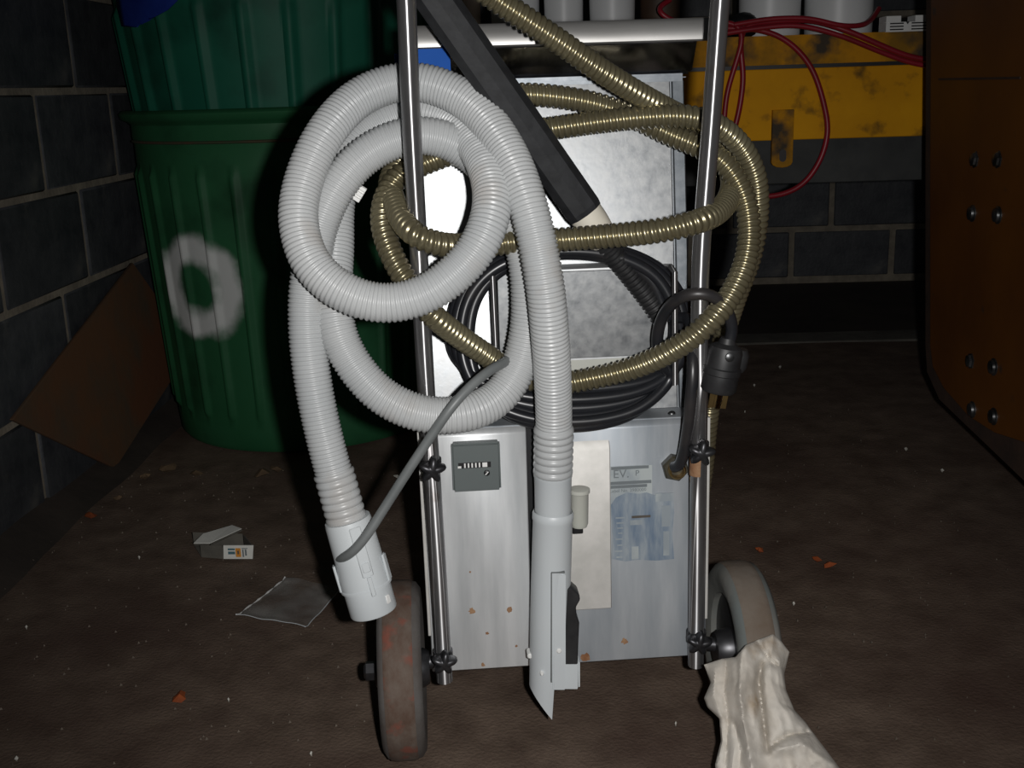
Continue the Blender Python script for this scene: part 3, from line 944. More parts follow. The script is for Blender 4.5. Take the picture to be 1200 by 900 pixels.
gh = MB().sweep(gold_c, spiral, 24).build('spiral_hose', 'gold_hose', smooth=180)
rebase(gh, (gold_c[-1].x, gold_c[-1].y, gold_c[-1].z))
tag(gh, 'bronze coloured spiral hose coiled round both chrome handles', 'hose')


# ------------------------------------------------------------------ black foam-sleeved wand
w0, w1 = mp(497, -20, .046), mp(686, 250, .004)
w0 = w0 + (w0 - w1) * 0.55
WAND = thing('wand', 'black padded wand with cream end resting slantwise behind the hoses', 'wand', w1)
axw = (w1 - w0).normalized()
sw = axw.cross(M_N).normalized()
ringsw = []
for h_, r_ in ((0, .0215), (0.01, .022), ((w1 - w0).length - .006, .022), ((w1 - w0).length, .0208)):
    ringsw.append([w0 + axw * h_ + (sw * math.cos(2 * math.pi * (i + .5) / 10) + M_N * math.sin(2 * math.pi * (i + .5) / 10)) * r_ for i in range(10)])
MB().rings(ringsw).build('foam_sleeve', 'foam', WAND, 0.0, 1, smooth=0)
MB().lathe([(0.0195, -0.01), (0.0195, 0.012), (0.0190, 0.020), (0.0165, 0.040)], w1, axw, 32).build('end_cuff', 'cream', WAND)
w2 = mp(708, 285, -.012)
boot = smooth_path(spline([w1 + axw * 0.026, w2, mp(735, 318, -.020), mp(760, 350, -.022), mp(778, 376, -.020)], 0.0012), 20)
MB().sweep(boot, lambda s, a: 0.0118 + 0.0012 * (1 if (s / 0.006) % 1 < .5 else -1), 20).build('ribbed_boot', 'rubber', WAND)


# ------------------------------------------------------------------ power cord wound on the holder
cx_, cy_ = 668, 396
coil = []
# out of the gland, up beside the tube, then round and round
coil += [(790, 547, .020), (795, 548, .027), (801, 532, .038), (806, 503, .052), (810, 465, .063), (812, 430, .062), (810, 398, .040), (806, 372, .006)]
TURN = [(118, 98, 104, .000), (124, 100, 92, -.008), (129, 103, 82, -.014), (134, 105, 72, -.006), (139, 108, 60, -.016), (127, 101, 98, .006)]
for k, (rx, rt, rbm, so) in enumerate(TURN):
    for j in range(12):
        a = math.radians(10 + j * 30)                # anticlockwise from the right
        ca_, sa_ = math.cos(a), math.sin(a)
        ex = math.copysign(abs(ca_) ** 0.85, ca_)
        ey = math.copysign(abs(sa_) ** 0.8, sa_)
        x_ = cx_ + rx * ex
        y_ = cy_ - (rt if ey > 0 else rbm) * ey
        s_ = -0.012 + so * 0.7 + (0.030 * max(0, -ey)) - 0.006 * max(0, ey)
        coil.append((x_, y_, s_))
coil += [(776, 430, .014), (770, 400, .020), (776, 372, .034), (792, 352, .060), (812, 344, .078), (834, 346, .078), (850, 360, .070), (858, 380, .066), (857, 396, .063), (852, 406, .062)]
cord_c = smooth_path(px_path(coil, 0.004), 8)
CORD = thing('power_cord', 'black rubber power cord wound on the machine back', 'cord', mp(668, 500, .02))
MB().sweep(cord_c, 0.0068, 14).build('cord', 'cord', CORD, smooth=60)
pa, pb = mp(852, 402, .062), mp(841, 458, .060)
axp = (pb - pa).normalized()
Lp = (pb - pa).length
plug = MB().lathe([(0.008, -.006), (0.010, 0), (0.0175, .004), (0.0195, .010), (0.0195, Lp * .48), (0.0215, Lp * .5), (0.0215, Lp * .62), (0.0205, Lp * .64), (0.0205, Lp - .003), (0.0185, Lp)],
                  pa, axp, 30).build('plug', 'rubber', CORD)
sp = axp.cross(M_N).normalized()
MB().lathe([(0.005, 0), (0.005, .003), (0.003, .004)], pa + axp * .012 + M_N * .0185, M_N, 12).build('plug_screw', 'bolt', plug)
lob = pa + axp * 0.012 - sp * 0.015 - M_N * 0.014
MB().lathe([(0.010, 0), (0.013, .006), (0.013, .020), (0.010, .026)], lob - axp * .004 + Vector((0.004, 0, 0)), axp, 20).build('cord_grip', 'rubber', plug)
for off, fo, wd, ln in ((-.009, 0.004, .0060, .019), (.006, .004, .0060, .020), (-.001, -.008, .0045, .022)):
    b0 = pb + sp * off + M_N * fo
    th = (M_N - axp * M_N.dot(axp)).normalized()
    c8 = []
    for dz in (0, ln):
        for i, j in ((-1, -1), (1, -1), (1, 1), (-1, 1)):
            c8.append(b0 + axp * dz + sp * (wd / 2 * i) + th * (.0009 * j))
    MB().hexa(c8).build('prong', 'brass', plug, .0004)


# ------------------------------------------------------------------ nested rubbish cans
CB = at_z(326, 531, 0.0)
R_B, R_TOP, H_C = 0.322, 0.366, 0.775
CC = CB + Vector((0, R_B, 0)) + Vector((-0.004, 0, 0))
CC.z = 0
CC.x = -0.615

def can(mm, cx, cy, zb_, rb_, rt_, h, ribs, phase, seg, amp, band):
    """tapered can with vertical pressed ribs and a rolled rim"""
    n = ribs * seg
    zs = [0.0, 0.012, 0.05, 0.075, 0.09]
    top = h - band
    zs += [0.09 + (top - .02 - 0.09) * k / 8 for k in range(1, 9)] + [top, top + .012]
    rs = []
    for z in zs:
        r = rb_ + (rt_ - rb_) * z / h
        k = 0.0 if (z <= .075 or z >= top) else 1.0
        if z < .012:
            r -= 0.008
        ring = []
        for i in range(n):
            a = 2 * math.pi * i / n + phase
            t = (i % seg) / seg
            b = 0.0
            if t < .29:
                b = math.sin(t / .29 * math.pi) ** 0.6
            ring.append((cx + (r + amp * b * k) * math.sin(a), cy - (r + amp * b * k) * math.cos(a), zb_ + z))
        rs.append(ring)
    def plain(r, z):
        return [(cx + r * math.sin(2 * math.pi * i / n + phase), cy - r * math.cos(2 * math.pi * i / n + phase), zb_ + z) for i in range(n)]
    r = rt_
    rs += [plain(r - .006, h - band * .55), plain(r - .003, h - band * .50), plain(r - .003, h - .03)]
    mm.rings(rs, True, False)
    return plain
m = MB()
pl = can(m, CC.x, CC.y, 0.0, R_B, R_TOP, H_C, 28, math.radians(3), 14, .0095, .125)
mring = at_Y(237, 337, CC.y - R_TOP * 0.93)
# point of the spray-painted ring on the can's wall
def can_hit(px, py):
    d = ray(px, py)
    for k in range(4000):
        p = CAM_POS + d * (1.5 + k * 0.0005)
        r = R_B + (R_TOP - R_B) * p.z / H_C
        if (p.x - CC.x) ** 2 + (p.y - CC.y) ** 2 < r * r:
            return p
    return p
ringc = can_hit(231, 337) - CC
can_mat('can_green', (0.016, 0.092, 0.036), (0.024, 0.112, 0.048), (ringc, 0.087, 0.047))
can_mat('can_teal', (0.007, 0.088, 0.054), (0.012, 0.108, 0.066))
CAN = thing('rubbish_can', 'green ribbed metal rubbish can with a white sprayed ring', 'rubbish can', CC)
m.rings([pl(R_B - .01, 0.004), pl(0.01, 0.004)], True, False)
m.build('can_body', 'can_green', CAN, smooth=50)
r = R_TOP
m = MB()
m.rings([pl(r - .004, H_C - .034), pl(r + .004, H_C - .026), pl(r + .018, H_C - .020), pl(r + .022, H_C - .008), pl(r + .014, H_C), pl(r + .001, H_C - .002), pl(r - .006, H_C - .012), pl(r - .008, H_C - .05)], True, False)
m.build('rim', 'can_green', CAN, smooth=60)
m = MB()
zs_ = can_hit(280, 166).z
rs_ = R_TOP - 0.003
m.rings([pl(rs_ - .002, zs_ - .004), pl(rs_ + .0028, zs_ - .002), pl(rs_ + .0028, zs_ + .001), pl(rs_ - .002, zs_ + .003)], True, False)
m.build('band_seam', 'rust_dark', CAN, smooth=60)
CAN2 = thing('rubbish_can', 'dark teal ribbed rubbish can nested in the green one', 'rubbish can', CC + Vector((0, 0, 0.40)))
m = MB()
pl2 = can(m, CC.x, CC.y, 0.40, 0.303, 0.381, 0.70, 24, math.radians(-2), 14, .012, .10)
# inner wall starts below the lower can's mouth and stays clear of it
m.build('can_body', 'can_teal', CAN2, smooth=50)
m = MB()
m.rings([pl2(.377, .66), pl2(.390, .68), pl2(.390, .695), pl2(.381, .70), pl2(.371, .69), pl2(.369, .65)], True, False)
m.build('rim', 'can_teal', CAN2, smooth=60)

# blue plastic bag hanging over the upper can
def can2_r(z):
    return 0.303 + (0.381 - 0.303) * (z - .40) / .70
outline = [(128, -60), (134, -20), (138, 10), (143, 31), (158, 32), (166, 24), (180, 20), (196, 12), (208, 1), (214, -25), (216, -60)]
pts = []
for px, py in outline:
    d = ray(px, py)
    for k in range(6000):
        p = CAM_POS + d * (1.5 + k * 0.0004)
        if (p.x - CC.x) ** 2 + (p.y - CC.y) ** 2 < (can2_r(p.z) + .016) ** 2:
            break
    pts.append(p)
m = MB()
half = len(pts) // 2
lft, rgt = pts[:6], pts[5:][::-1]
rows = []
for i in range(6):
    A, B = lft[i], rgt[i]
    row = []
    for j in range(9):
        t = j / 8
        p = A.lerp(B, t)
        rad_ = Vector((p.x - CC.x, p.y - CC.y, 0))
        rr = can2_r(p.z) + .014 + .006 * noise.noise((p.x * 40, p.z * 40, 1))
        rad_ = rad_.normalized() * rr
        row.append(Vector((CC.x + rad_.x, CC.y + rad_.y, p.z)))
    rows.append(row)
m.rings(rows, False, False)
bag = m.build('plastic_bag', 'blue_bag', smooth=60)
sol = bag.modifiers.new('thickness', 'SOLIDIFY')
sol.thickness = 0.002
rebase(bag, rows[2][4])
tag(bag, 'blue plastic bag hanging over the teal can', 'bag')


# ------------------------------------------------------------------ rusty brown board leaning on the left wall
A = at_X(10, 492, WALL_X + .006)
B = at_X(152, 308, WALL_X + .006)
C = at_z(132, 549, 0.004)
D = C + (B - A) * 0.8 + Vector((0.02, 0, 0))
nrm = (B - A).cross(C - A).normalized()
if nrm.x < 0:
    nrm = -nrm
mid = A.lerp(B, .3).lerp(C.lerp(D, .25), .1)
m = MB()
C2 = C + (D - C).normalized() * 0.05
m.prism([A, A.lerp(C, .93), C, C2, D, B], nrm * 0.008)
brd = m.build('board', 'board', None, 0.0015)
rebase(brd, C)
tag(brd, 'rusty brown sheet leaning on the block wall beside the can', 'board')


# ------------------------------------------------------------------ yellow steel bench behind the machine
BY = 2.82
BENCH = thing('steel_bench', 'yellow painted steel bench with grimy upper rail and slotted tab', 'bench', Vector((0.6, BY + .2, 0)))
def bz(x, y, Y=BY):
    return at_Y(x, y, Y)
xa, xb = at_Y(560, 120, BY).x, 1.75
zf0, zf1 = (bz(900, 166).z + bz(1080, 158).z) / 2, (bz(880, 80).z + bz(1080, 77).z) / 2
zs1 = bz(960, 40).z
MB().box((xa, BY, zf0), (xb, BY + .02, zf1)).build('front_plate', 'yellow', BENCH, 0.002)
MB().box((xa, BY + .012, zf1 - .012), (xb, BY + .05, zf1 + .012)).build('seam', 'black', BENCH)
MB().box((xa, BY - .004, zf1 + .009), (xb, BY + .05, zs1)).build('upper_rail', 'yellow_dirty', BENCH, 0.004, 2)
MB().box((xa, BY + .02, zs1 - .02), (xb, BY + .55, zs1 - .002)).build('top', 'yellow_dirty', BENCH)
zd = bz(960, 214, BY + .03).z
MB().box((xa, BY + .025, zd), (xb, BY + .05, zf0 + .01)).build('lower_skirt', 'dark_rubber', BENCH, 0.002)
for x_ in (xa + .12, xb - .35):
    for y_ in (BY + .08, BY + .46):
        MB().box((x_, y_, 0), (x_ + .06, y_ + .06, zs1 - .018)).build('leg', 'yellow_dirty', BENCH, 0.003)
t0, t1 = bz(905, 129, BY - .006), bz(928, 196, BY - .006)
tx0, tx1, tz0, tz1 = t0.x, t1.x, t1.z, t0.z
rr = (tx1 - tx0) / 2
outl = [(tx0, tz1), (tx0, tz0 + rr * .5)] + [(tx0 + rr - rr * math.cos(a), tz0 + rr * .5 - rr * .5 * math.sin(a)) for a in (math.pi * k / 6 for k in range(1, 6))] + [(tx1, tz0 + rr * .5), (tx1, tz1)]
tab = MB().prism([(x_, BY - .013, z_) for x_, z_ in outl], (0, .0135, 0)).build('slotted_tab', 'yellow_dirty', BENCH, .001)
sl = []
cxs, czs = tx0 + rr * 1.05, bz(915, 182).z
for k in range(16):
    a = 2 * math.pi * k / 16
    sl.append((cxs + .0085 * math.cos(a), BY - .0138, czs + (.009 * math.sin(a)) + (.006 if math.sin(a) > 0 else -.006)))
MB().prism(sl, (0, .0012, 0)).build('slot', 'black', tab)

# things standing on the bench
ZT = zs1 - .002
def bucket(px0, px1, Y, name, material, label, cat, taper=0.985, group=None, h=.22, lift=0.0):
    c0, c1 = at_Y(px0, 12, Y), at_Y(px1, 12, Y)
    r_ = (c1.x - c0.x) / 2
    cx = (c0.x + c1.x) / 2
    base = Vector((cx, Y + r_, ZT + lift))
    t = thing(name, label, cat, base, group)
    MB().lathe([(r_ * .92, 0), (r_ * .97, .006), (r_ * .98, .012), (r_ / taper, h), (r_ / taper - .004, h), (r_ * .94, .012), (r_ * .5, .01)], base, (0, 0, 1), 36, cap=False).build('body', material, t, smooth=50)
    MB().lathe([(r_ / taper, h - .03), (r_ / taper + .006, h - .028), (r_ / taper + .006, h - .02), (r_ / taper, h - .018)], base, (0, 0, 1), 36, cap=False).build('collar', material, t)
    return t
bucket(872, 946, BY + .13, 'bucket', 'bucket', 'grey white plastic bucket on the bench above the red hose loop', 'bucket')
bucket(952, 1034, BY + .13, 'bucket', 'bucket', 'wide grey white bucket on the bench next to the white holder', 'bucket')
bucket(692, 746, BY + .10, 'jug', 'bucket', 'light grey jug on the bench behind the shiny tank', 'jug', .96)
bucket(638, 684, BY + .12, 'jug', 'bucket', 'grey jug on the bench behind the spiral hose', 'jug', .96)
bucket(574, 632, BY + .13, 'jug', 'bucket', 'greyish jug on the bench half behind the spiral hose', 'jug', .96)
bucket(516, 562, BY + .16, 'tin', 'bucket_tan', 'tan spotted tin on the bench beside the black wand', 'tin', .99)
bucket(752, 800, BY + .2, 'tin', 'bucket_dark', 'dark brown stained tin on the bench beside the chrome tube', 'tin', .98)
# black lump of wrapped tape beside the buckets
c = at_Y(873, 14, BY + .06)
m = MB()
rs = []
for k in range(9):
    ph = math.pi * k / 8
    rs.append([(c.x + (.034 + .006 * math.sin(5 * a_ + k)) * math.sin(ph) * math.cos(a_) * (1 if 0 < k < 8 else .05), BY + .07 + .034 * math.sin(ph) * math.sin(a_), ZT + .031 - .031 * math.cos(ph))
               for a_ in (2 * math.pi * i / 20 for i in range(20))])
m.rings(rs)
lump = m.build('tape_roll', 'black', None, smooth=70)
rebase(lump, (c.x, BY + .07, ZT))
tag(lump, 'black crumpled lump of tape next to the grey bucket', 'tape')

# white notched holder with dark slots
h0, h1 = at_Y(1035, 22, BY + .02), at_Y(1085, 39, BY + .02)
hx0, hx1 = h0.x, h1.x
hzb = ZT + .001
hzt = hzb + (h0.z - h1.z)
hw = hx1 - hx0
HOLD = thing('slotted_holder', 'small white notched plastic holder with dark slots on bench edge', 'holder', Vector(((hx0 + hx1) / 2, BY + .03, hzb)))
MB().box((hx0, BY - .006, hzb), (hx1, BY + .054, hzt - .014)).build('body', 'white', HOLD, .0006)
for f0, f1 in ((0, .34), (.66, 1)):
    MB().box((hx0 + hw * f0, BY - .006, hzt - .0145), (hx0 + hw * f1, BY + .054, hzt)).build('raised_end', 'white', HOLD, .0006)
MB().prism([(hx0 + hw * .45, BY - .0068, hzt - .0138), (hx0 + hw * .53, BY - .0068, hzt - .0138), (hx0 + hw * .49, BY - .0068, hzt - .020)], (0, .002, 0)).build('notch', 'black', HOLD)
for k in range(3):
    for f0, f1 in ((.09, .40), (.58, .92)):
        z_ = hzb + .004 + k * .0068
        MB().box((hx0 + hw * f0, BY - .0070, z_), (hx0 + hw * f1, BY - .004, z_ + .0030)).build('slot', 'black', HOLD)

# red air hose: coils on the bench edge, hanging loops
YR = BY - .018
def red(pts, name, label, rpx=.0068):
    c_ = smooth_path(spline([at_Y(x_, y_, Y_) for x_, y_, Y_ in pts], .008), 8)
    o = MB().sweep(c_, rpx, 10).build(name, 'red_cord', smooth=60)
    rebase(o, min(c_, key=lambda v: v.z))
    tag(o, label, 'hose', 'red air hoses on the bench')
red([(760, 34, BY + .05), (800, 30, YR), (850, 33, YR), (895, 36, YR), (925, 50, YR), (950, 78, YR), (965, 120, YR), (970, 155, YR), (960, 190, YR), (938, 218, YR), (905, 230, YR), (870, 226, YR), (850, 205, YR),
     (856, 170, YR), (866, 130, YR), (871, 90, YR), (868, 55, YR), (872, 32, YR), (900, 26, YR + .01), (950, 24, YR + .01), (990, 35, YR), (1030, 52, YR), (1065, 66, YR), (1100, 72, YR)],
    'air_hose', 'red air hose hanging in a wide loop before the yellow plate')
red([(860, 29, YR - .014), (905, 22, YR - .012), (950, 22, YR - .012), (985, 30, YR - .012), (1008, 30, YR), (1022, 22, YR + .06), (1030, 10, YR + .10)],
    'air_hose', 'short red hose lying on the bench edge towards the white holder', .006)
red([(848, 150, YR - .015), (852, 110, YR - .015), (862, 75, YR - .015), (870, 45, YR - .015), (866, 30, YR - .010), (845, 26, YR), (800, 28, YR + .03), (770, 12, YR + .03), (785, 0, YR + .06)],
    'air_hose', 'red hose strand dropping beside the chrome handle tube', .0065)
red([(845, 40, YR - .028), (890, 33, YR - .026), (935, 30, YR - .026), (985, 42, YR - .026), (1030, 60, YR - .022), (1070, 74, YR - .02), (1110, 80, YR - .02)],
    'air_hose', 'red hose lying across the grimy rail towards the orange flank', .0062)


# ------------------------------------------------------------------ orange machine flank on the right
OX = 0.80
outl = [(1085, -140), (1084, 0), (1083, 200), (1083, 405), (1085, 438), (1100, 472), (1137, 508), (1165, 535), (1199, 568)]
pl_pts = [at_X(x_, y_, OX) for x_, y_ in outl]
near = pl_pts[-1] + (pl_pts[-1] - pl_pts[-2]) * 0.6
near.x = OX
pl_pts.append(near)
pl_pts.append(Vector((OX, 1.30, 0.0)))
pl_pts.append(Vector((OX, 0.95, 0.0)))
pl_pts.append(Vector((OX, 0.95, pl_pts[0].z)))
for p in pl_pts:
    p.z = max(p.z, 0.0)
FLANK = thing('orange_flank', 'orange brown steel flank with bolts and dark chamfered lower edge', 'machinery', Vector((OX, 1.3, 0)))
MB().prism(pl_pts, (0.30, 0, 0)).build('flank_plate', 'orange_edge', FLANK, 0.008, 2)
cen = sum(pl_pts, Vector()) / len(pl_pts)
inner = []
for i, p in enumerate(pl_pts):
    q_ = p.copy()
    inner.append(q_)
ofs = [(1092, -138), (1091, 0), (1090, 200), (1090, 405), (1093, 430), (1106, 455), (1135, 488), (1165, 507), (1199, 518)]
fp = [at_X(x_, y_, OX - .004) for x_, y_ in ofs]
fp += [Vector((OX - .004, 1.45, fp[-1].z - .02)), Vector((OX - .004, .97, .12)), Vector((OX - .004, .97, fp[0].z))]
MB().prism(fp, (0.006, 0, 0)).build('face_panel', 'orange', FLANK, 0.001)
for px, py in ((1143, 187), (1170, 187), (1140, 250), (1170, 252), (1138, 423), (1165, 430), (1140, 480), (1165, 488)):
    c = at_X(px, py, OX - .004)
    b = MB().lathe([(.016, 0), (.016, .002), (.013, .003), (.012, .007), (.006, .009)], c, (-1, 0, 0), 6 if py in (187, 423) else 14).build('bolt', 'bolt', FLANK, smooth=30)
MB().box((OX - .006, at_X(1199, 92, OX).y, at_X(1150, 92, OX).z - .002), (OX, fp[2].y - .02, at_X(1150, 92, OX).z + .002)).build('weld_seam', 'orange_edge', FLANK)


# ------------------------------------------------------------------ litter on the floor
# crumpled rag against the right wheel
def lerp_poly(poly, t):
    d = [0.0]
    for i in range(1, len(poly)):
        d.append(d[-1] + math.dist(poly[i][:2], poly[i - 1][:2]))
    t *= d[-1]
    for i in range(1, len(poly)):
        if t <= d[i] or i == len(poly) - 1:
            k = (t - d[i - 1]) / max(1e-6, d[i] - d[i - 1])
            return [poly[i - 1][j] + (poly[i][j] - poly[i - 1][j]) * k for j in range(len(poly[0]))]
Lft = [(825, 779), (833, 800), (825, 818), (829, 829), (843, 842), (845, 868), (838, 896), (842, 938)]
Rgt = [(925, 764), (919, 790), (921, 808), (931, 832), (944, 846), (960, 868), (981, 896), (1000, 925)]
Top = [(825, 779), (846, 772), (862, 770), (874, 756), (890, 749), (906, 743), (916, 752), (925, 764)]
Bot = [(842, 938), (880, 948), (920, 950), (960, 944), (1000, 925)]
NU, NV = 64, 80
RAG_LINES = [([(893, 777), (889, 798), (893, 830), (896, 855), (899, 878)], -.020, 4.5), ([(913, 776), (919, 800), (930, 830)], .010, 6), ([(905, 873), (923, 861), (946, 858)], -.012, 4),
             ([(851, 772), (849, 810), (853, 845), (850, 900)], -.010, 5), ([(870, 757), (866, 800), (872, 850), (882, 905)], .016, 10), ([(889, 752), (904, 776), (921, 783)], -.009, 4),
             ([(906, 880), (940, 872), (975, 896)], .012, 9), ([(838, 785), (836, 815), (844, 838)], .008, 6), ([(861, 850), (868, 880), (866, 920)], -.010, 5)]
def seg_d(x, y, a, b):
    vx, vy = b[0] - a[0], b[1] - a[1]
    t = max(0, min(1, ((x - a[0]) * vx + (y - a[1]) * vy) / (vx * vx + vy * vy)))
    return math.hypot(x - a[0] - t * vx, y - a[1] - t * vy)
frontv, backv = [], []
for v in range(NV + 1):
    fv = v / NV
    L_, R_, = lerp_poly(Lft, fv), lerp_poly(Rgt, fv)
    for u_ in range(NU + 1):
        fu = u_ / NU
        T_, B_ = lerp_poly(Top, fu), lerp_poly(Bot, fu)
        c00, c10, c01, c11 = Top[0], Top[-1], Bot[0], Bot[-1]
        X_ = (1 - fu) * L_[0] + fu * R_[0] + (1 - fv) * T_[0] + fv * B_[0] - ((1 - fu) * (1 - fv) * c00[0] + fu * (1 - fv) * c10[0] + (1 - fu) * fv * c01[0] + fu * fv * c11[0])
        Y_ = (1 - fu) * L_[1] + fu * R_[1] + (1 - fv) * T_[1] + fv * B_[1] - ((1 - fu) * (1 - fv) * c00[1] + fu * (1 - fv) * c10[1] + (1 - fu) * fv * c01[1] + fu * fv * c11[1])
        edge = (math.sin(math.pi * min(1, max(0, fu))) ** 0.5) * (min(1, fv * 5) ** .6)
        dep = 0.026 * edge + 0.014 * noise.noise((X_ * .018, Y_ * .012, 4.2))
        for poly_, amp_, wid_ in RAG_LINES:
            d_ = min(seg_d(X_, Y_, poly_[k], poly_[k + 1]) for k in range(len(poly_) - 1))
            dep += amp_ * math.exp(-(d_ / wid_) ** 1.3)
        dep += 0.0045 * (1 - 2 * abs(noise.noise((X_ * .06 + 7, Y_ * .03, 1.1)))) * edge + 0.0012 * noise.noise((X_ * .16, Y_ * .14, 2.0))
        s_ = 0.112 + 0.10 * fv
        frontv.append((X_, Y_, s_ + dep))
        backv.append((X_, Y_, s_ - 0.006))
vv = [mp(*p) for p in frontv] + [mp(*p) for p in backv]
for p in vv:
    p.z = max(p.z, 0.001)
ff = []
W = NU + 1
nF = W * (NV + 1)
for v in range(NV):
    for u_ in range(NU):
        a = v * W + u_
        ff.append((a, a + 1, a + W + 1, a + W))
        ff.append((nF + a, nF + a + W, nF + a + W + 1, nF + a + 1))
for v in range(NV):
    a = v * W
    ff.append((a, a + W, nF + a + W, nF + a))
    a = v * W + NU
    ff.append((a, nF + a, nF + a + W, a + W))
for u_ in range(NU):
    a = u_
    ff.append((a, nF + a, nF + a + 1, a + 1))
    a = NV * W + u_
    ff.append((a, a + 1, nF + a + 1, nF + a))
rg = MB().add(vv, ff).build('rag', 'rag', None, smooth=40)
rebase(rg, (rg.data.vertices[NV * W + NU // 2].co.x, rg.data.vertices[NV * W + NU // 2].co.y, 0))
tag(rg, 'crumpled dirty white rag heaped against the grey wheel', 'rag')

# open small carton
o_ = at_z(258, 654, 0)
CART = thing('carton', 'small torn open white carton with an orange printed end', 'carton', o_)
e0, e1 = at_z(262, 655, 0), at_z(296, 655, 0)
ex = (e1 - e0)
eh = Vector((0, 0, 0.026))
back = at_z(236, 653, 0) - e0
dep_ = Vector((-0.03, 0.055, 0))
tk = Vector((0, .0012, 0))
MB().prism([e0, e1, e1 + eh + ex.normalized() * .004, e0 + eh + ex.normalized() * .002], Vector((0, .0015, 0))).build('end_flap', 'carton', CART)
MB().prism([e0, e0 + eh, e0 + back + eh * .9, e0 + back], tk).build('side', 'carton_in', CART)
MB().prism([e1 + Vector((0, .002, 0)), e1 + eh + Vector((0, .002, 0)), e1 + eh + dep_ * .9, e1 + dep_ * .9], Vector((.0015, 0, 0))).build('side', 'carton_in', CART)
MB().prism([e0 + back, e0 + back + dep_, e1 + dep_, e1], Vector((0, 0, .001))).build('bottom', 'carton_in', CART)
MB().prism([e0 + back + dep_, e0 + back + dep_ + eh, e1 + dep_ + eh, e1 + dep_], tk).build('side', 'carton_in', CART)
l0, l1, l2, l3 = at_z(227, 637, .030), at_z(246, 637, .030), at_z(283, 620, .036), at_z(272, 616, .036)
MB().prism([l0, l1, l2, l3, at_z(238, 626, .034)], Vector((0, 0, .0012))).build('lid', 'carton', CART)
MB().prism([at_z(246, 640, .028), at_z(248, 636, .029), at_z(284, 622, .033), at_z(279, 618, .035)], Vector((0, 0, .001))).build('lid_fold', 'carton_in', CART)
def onflap(f0, f1, g0, g1, name, mm):
    P_ = lambda f, g_: e0 + ex * f + eh * g_ + Vector((0, -.0006, 0))
    MB().prism([P_(f0, g0), P_(f1, g0), P_(f1, g1), P_(f0, g1)], Vector((0, .0004, 0))).build(name, mm, CART)
onflap(.44, .62, .15, .80, 'orange_print', 'carton_orange')
onflap(.18, .42, .35, .55, 'teal_print', 'carton_teal')
onflap(.18, .42, .65, .78, 'teal_print', 'carton_teal')
onflap(.67, .72, .15, .70, 'dark_print', 'ink')
onflap(.76, .82, .25, .70, 'dark_print', 'ink')
onflap(.66, .86, .74, .80, 'dark_print', 'ink')
onflap(.50, .56, .35, .62, 'dark_print', 'ink')

# clear plastic sleeve
q4 = [at_z(277, 722, .004), at_z(334, 677, .006), at_z(398, 689, .006), at_z(358, 738, .003)]
rows = []
NN = 16
for i in range(NN + 1):
    row = []
    for j in range(NN + 1):
        p = q4[0].lerp(q4[1], i / NN).lerp(q4[3].lerp(q4[2], i / NN), j / NN)
        p.z = 0.003 + .010 * max(0, noise.noise((p.x * 22, p.y * 16, 5))) + .004 * (abs(i / NN - .5) > .47)
        row.append(p)
    rows.append(row)
SLV = thing('plastic_sleeve', 'clear crinkled plastic sleeve lying flat on the floor', 'plastic sleeve', Vector((q4[3].x, q4[3].y, 0)))
fm = MB().rings(rows, False, False).build('film', 'clear_film', SLV, smooth=80)
sd = fm.modifiers.new('thickness', 'SOLIDIFY'); sd.thickness = .0006
MB().sweep([r_[0] for r_ in rows], lambda s, a: .0012 + .0008 * math.sin(s * 900), 6).build('crimped_seam', 'white', SLV)
MB().sweep([r_[-1] for r_ in rows], .0008, 6).build('folded_edge', 'grey_plastic', SLV)
MB().sweep(rows[0], .0006, 6).build('folded_edge', 'grey_plastic', SLV)

# dead leaves, flakes and pebbles
def flake(px, py, size, material, name, label, cat, group):
    c_ = at_z(px, py, 0)
    n = 9
    ph = random.uniform(0, 6.28)
    pts_ = []
    for i in range(n):
        a = 2 * math.pi * i / n
        r_ = size * random.uniform(.55, 1.1)
        x_, y_ = r_ * math.cos(a), r_ * .6 * math.sin(a)
        pts_.append(Vector((c_.x + x_ * math.cos(ph) - y_ * math.sin(ph), c_.y + x_ * math.sin(ph) + y_ * math.cos(ph), .002 + size * .25 * random.random())))
    m_ = MB()
    top_ = c_ + Vector((0, 0, .004 + size * .3))
    bot_ = c_ + Vector((0, 0, -.003))
    m_.add(pts_ + [top_, bot_], [(i, (i + 1) % n, n) for i in range(n)] + [((i + 1) % n, i, n + 1) for i in range(n)])
    o = m_.build(name, material, None, smooth=20)
    rebase(o, (c_.x, c_.y, 0))
    tag(o, label, cat, group)
flake(107, 606, .022, 'leaf_orange', 'leaf', 'bright orange dead leaf by the left wall', 'leaf', 'litter on the floor')
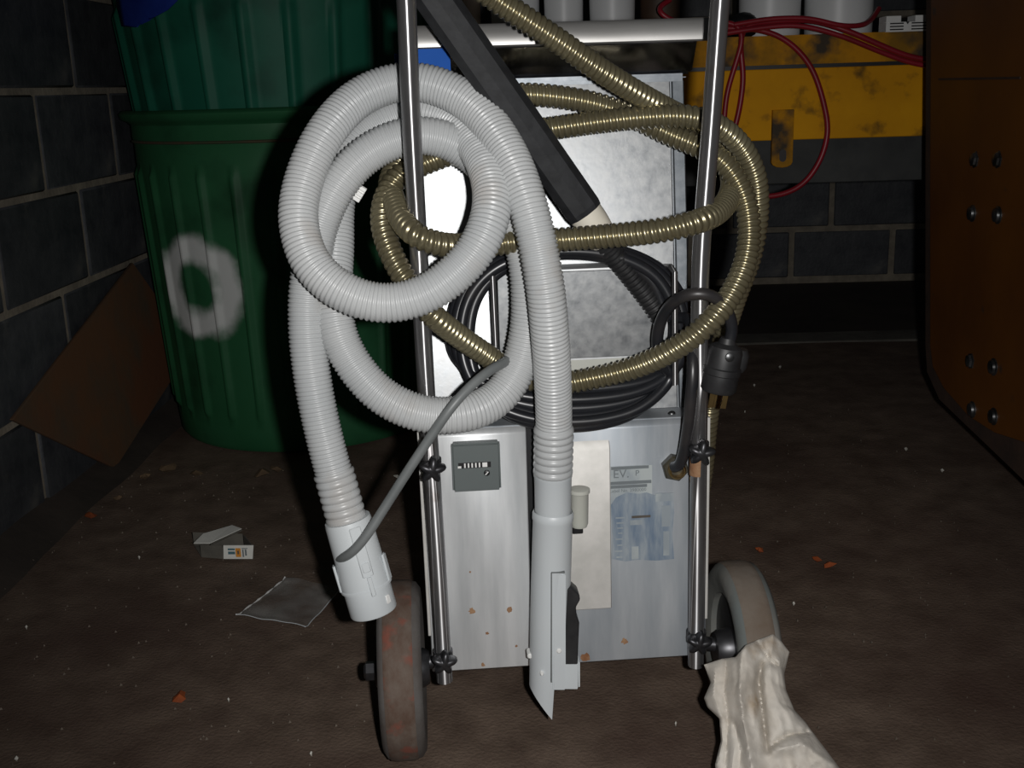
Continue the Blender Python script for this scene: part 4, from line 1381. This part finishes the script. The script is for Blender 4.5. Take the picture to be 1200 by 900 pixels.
flake(211, 820, .017, 'leaf_orange', 'leaf', 'lone rusty orange leaf on bare floor left of the brown wheel', 'leaf', 'litter on the floor')
for px, py, sz, where in ((170, 560, .02, 'can'), (195, 552, .03, 'can'), (230, 556, .02, 'can'), (308, 556, .03, 'hose'), (325, 552, .022, 'hose'), (60, 588, .018, 'sheet'), (140, 585, .016, 'sheet')):
    flake(px, py, sz, 'leaf_tan', 'leaf', {'can': 'dry tan leaf scrap just before the green can', 'hose': 'dry tan leaf scrap beside the dangling grey hose',
                                           'sheet': 'dry tan leaf scrap under the leaning brown sheet'}[where], 'leaf', 'dry scraps by the ' + where)
for px, py, sz in ((972, 664, .016), (958, 657, .012), (890, 646, .012)):
    flake(px, py, sz, 'leaf_orange', 'rust_flake', 'flat rusty flake on the floor beyond the grey wheel', 'flake', 'rust flakes beyond the wheel')
for px, py, sz in ((792, 849, .003), (268, 821, .003), (365, 884, .003), (930, 708, .003), (163, 654, .003), (1062, 527, .006), (1104, 552, .006), (884, 452, .004), (873, 483, .003), (20, 890, .005), (31, 736, .004), (914, 431, .010), (466, 560, .012)):
    flake(px, py, sz, 'grit_white', 'pebble', 'pale pebble on the dark floor', 'pebble', 'pale pebbles on the floor')
m = MB()
rng = random.Random(3)
for k in range(1500):
    x_ = rng.uniform(-.95, 1.5)
    y_ = rng.uniform(.9, 3.3)
    if (x_ < -.24 and y_ > 2.38) or x_ > .78 or y_ > 2.75 or (abs(x_ - .03) < .28 and 1.1 < y_ < 1.75):
        continue
    r_ = rng.uniform(.0008, .0026)
    z_ = -.003
    m.add([(x_ + r_, y_, z_), (x_ - r_ * .5, y_ + r_ * .8, z_), (x_ - r_ * .5, y_ - r_ * .8, z_), (x_, y_, z_ + .0025 + r_ * .35)], [(0, 1, 3), (1, 2, 3), (2, 0, 3), (0, 2, 1)])
gr = m.build('floor_grit', 'grit', None, smooth=0)
gr['kind'] = 'stuff'
gr['label'] = 'fine grit scattered over the dirty floor'
gr['category'] = 'grit'
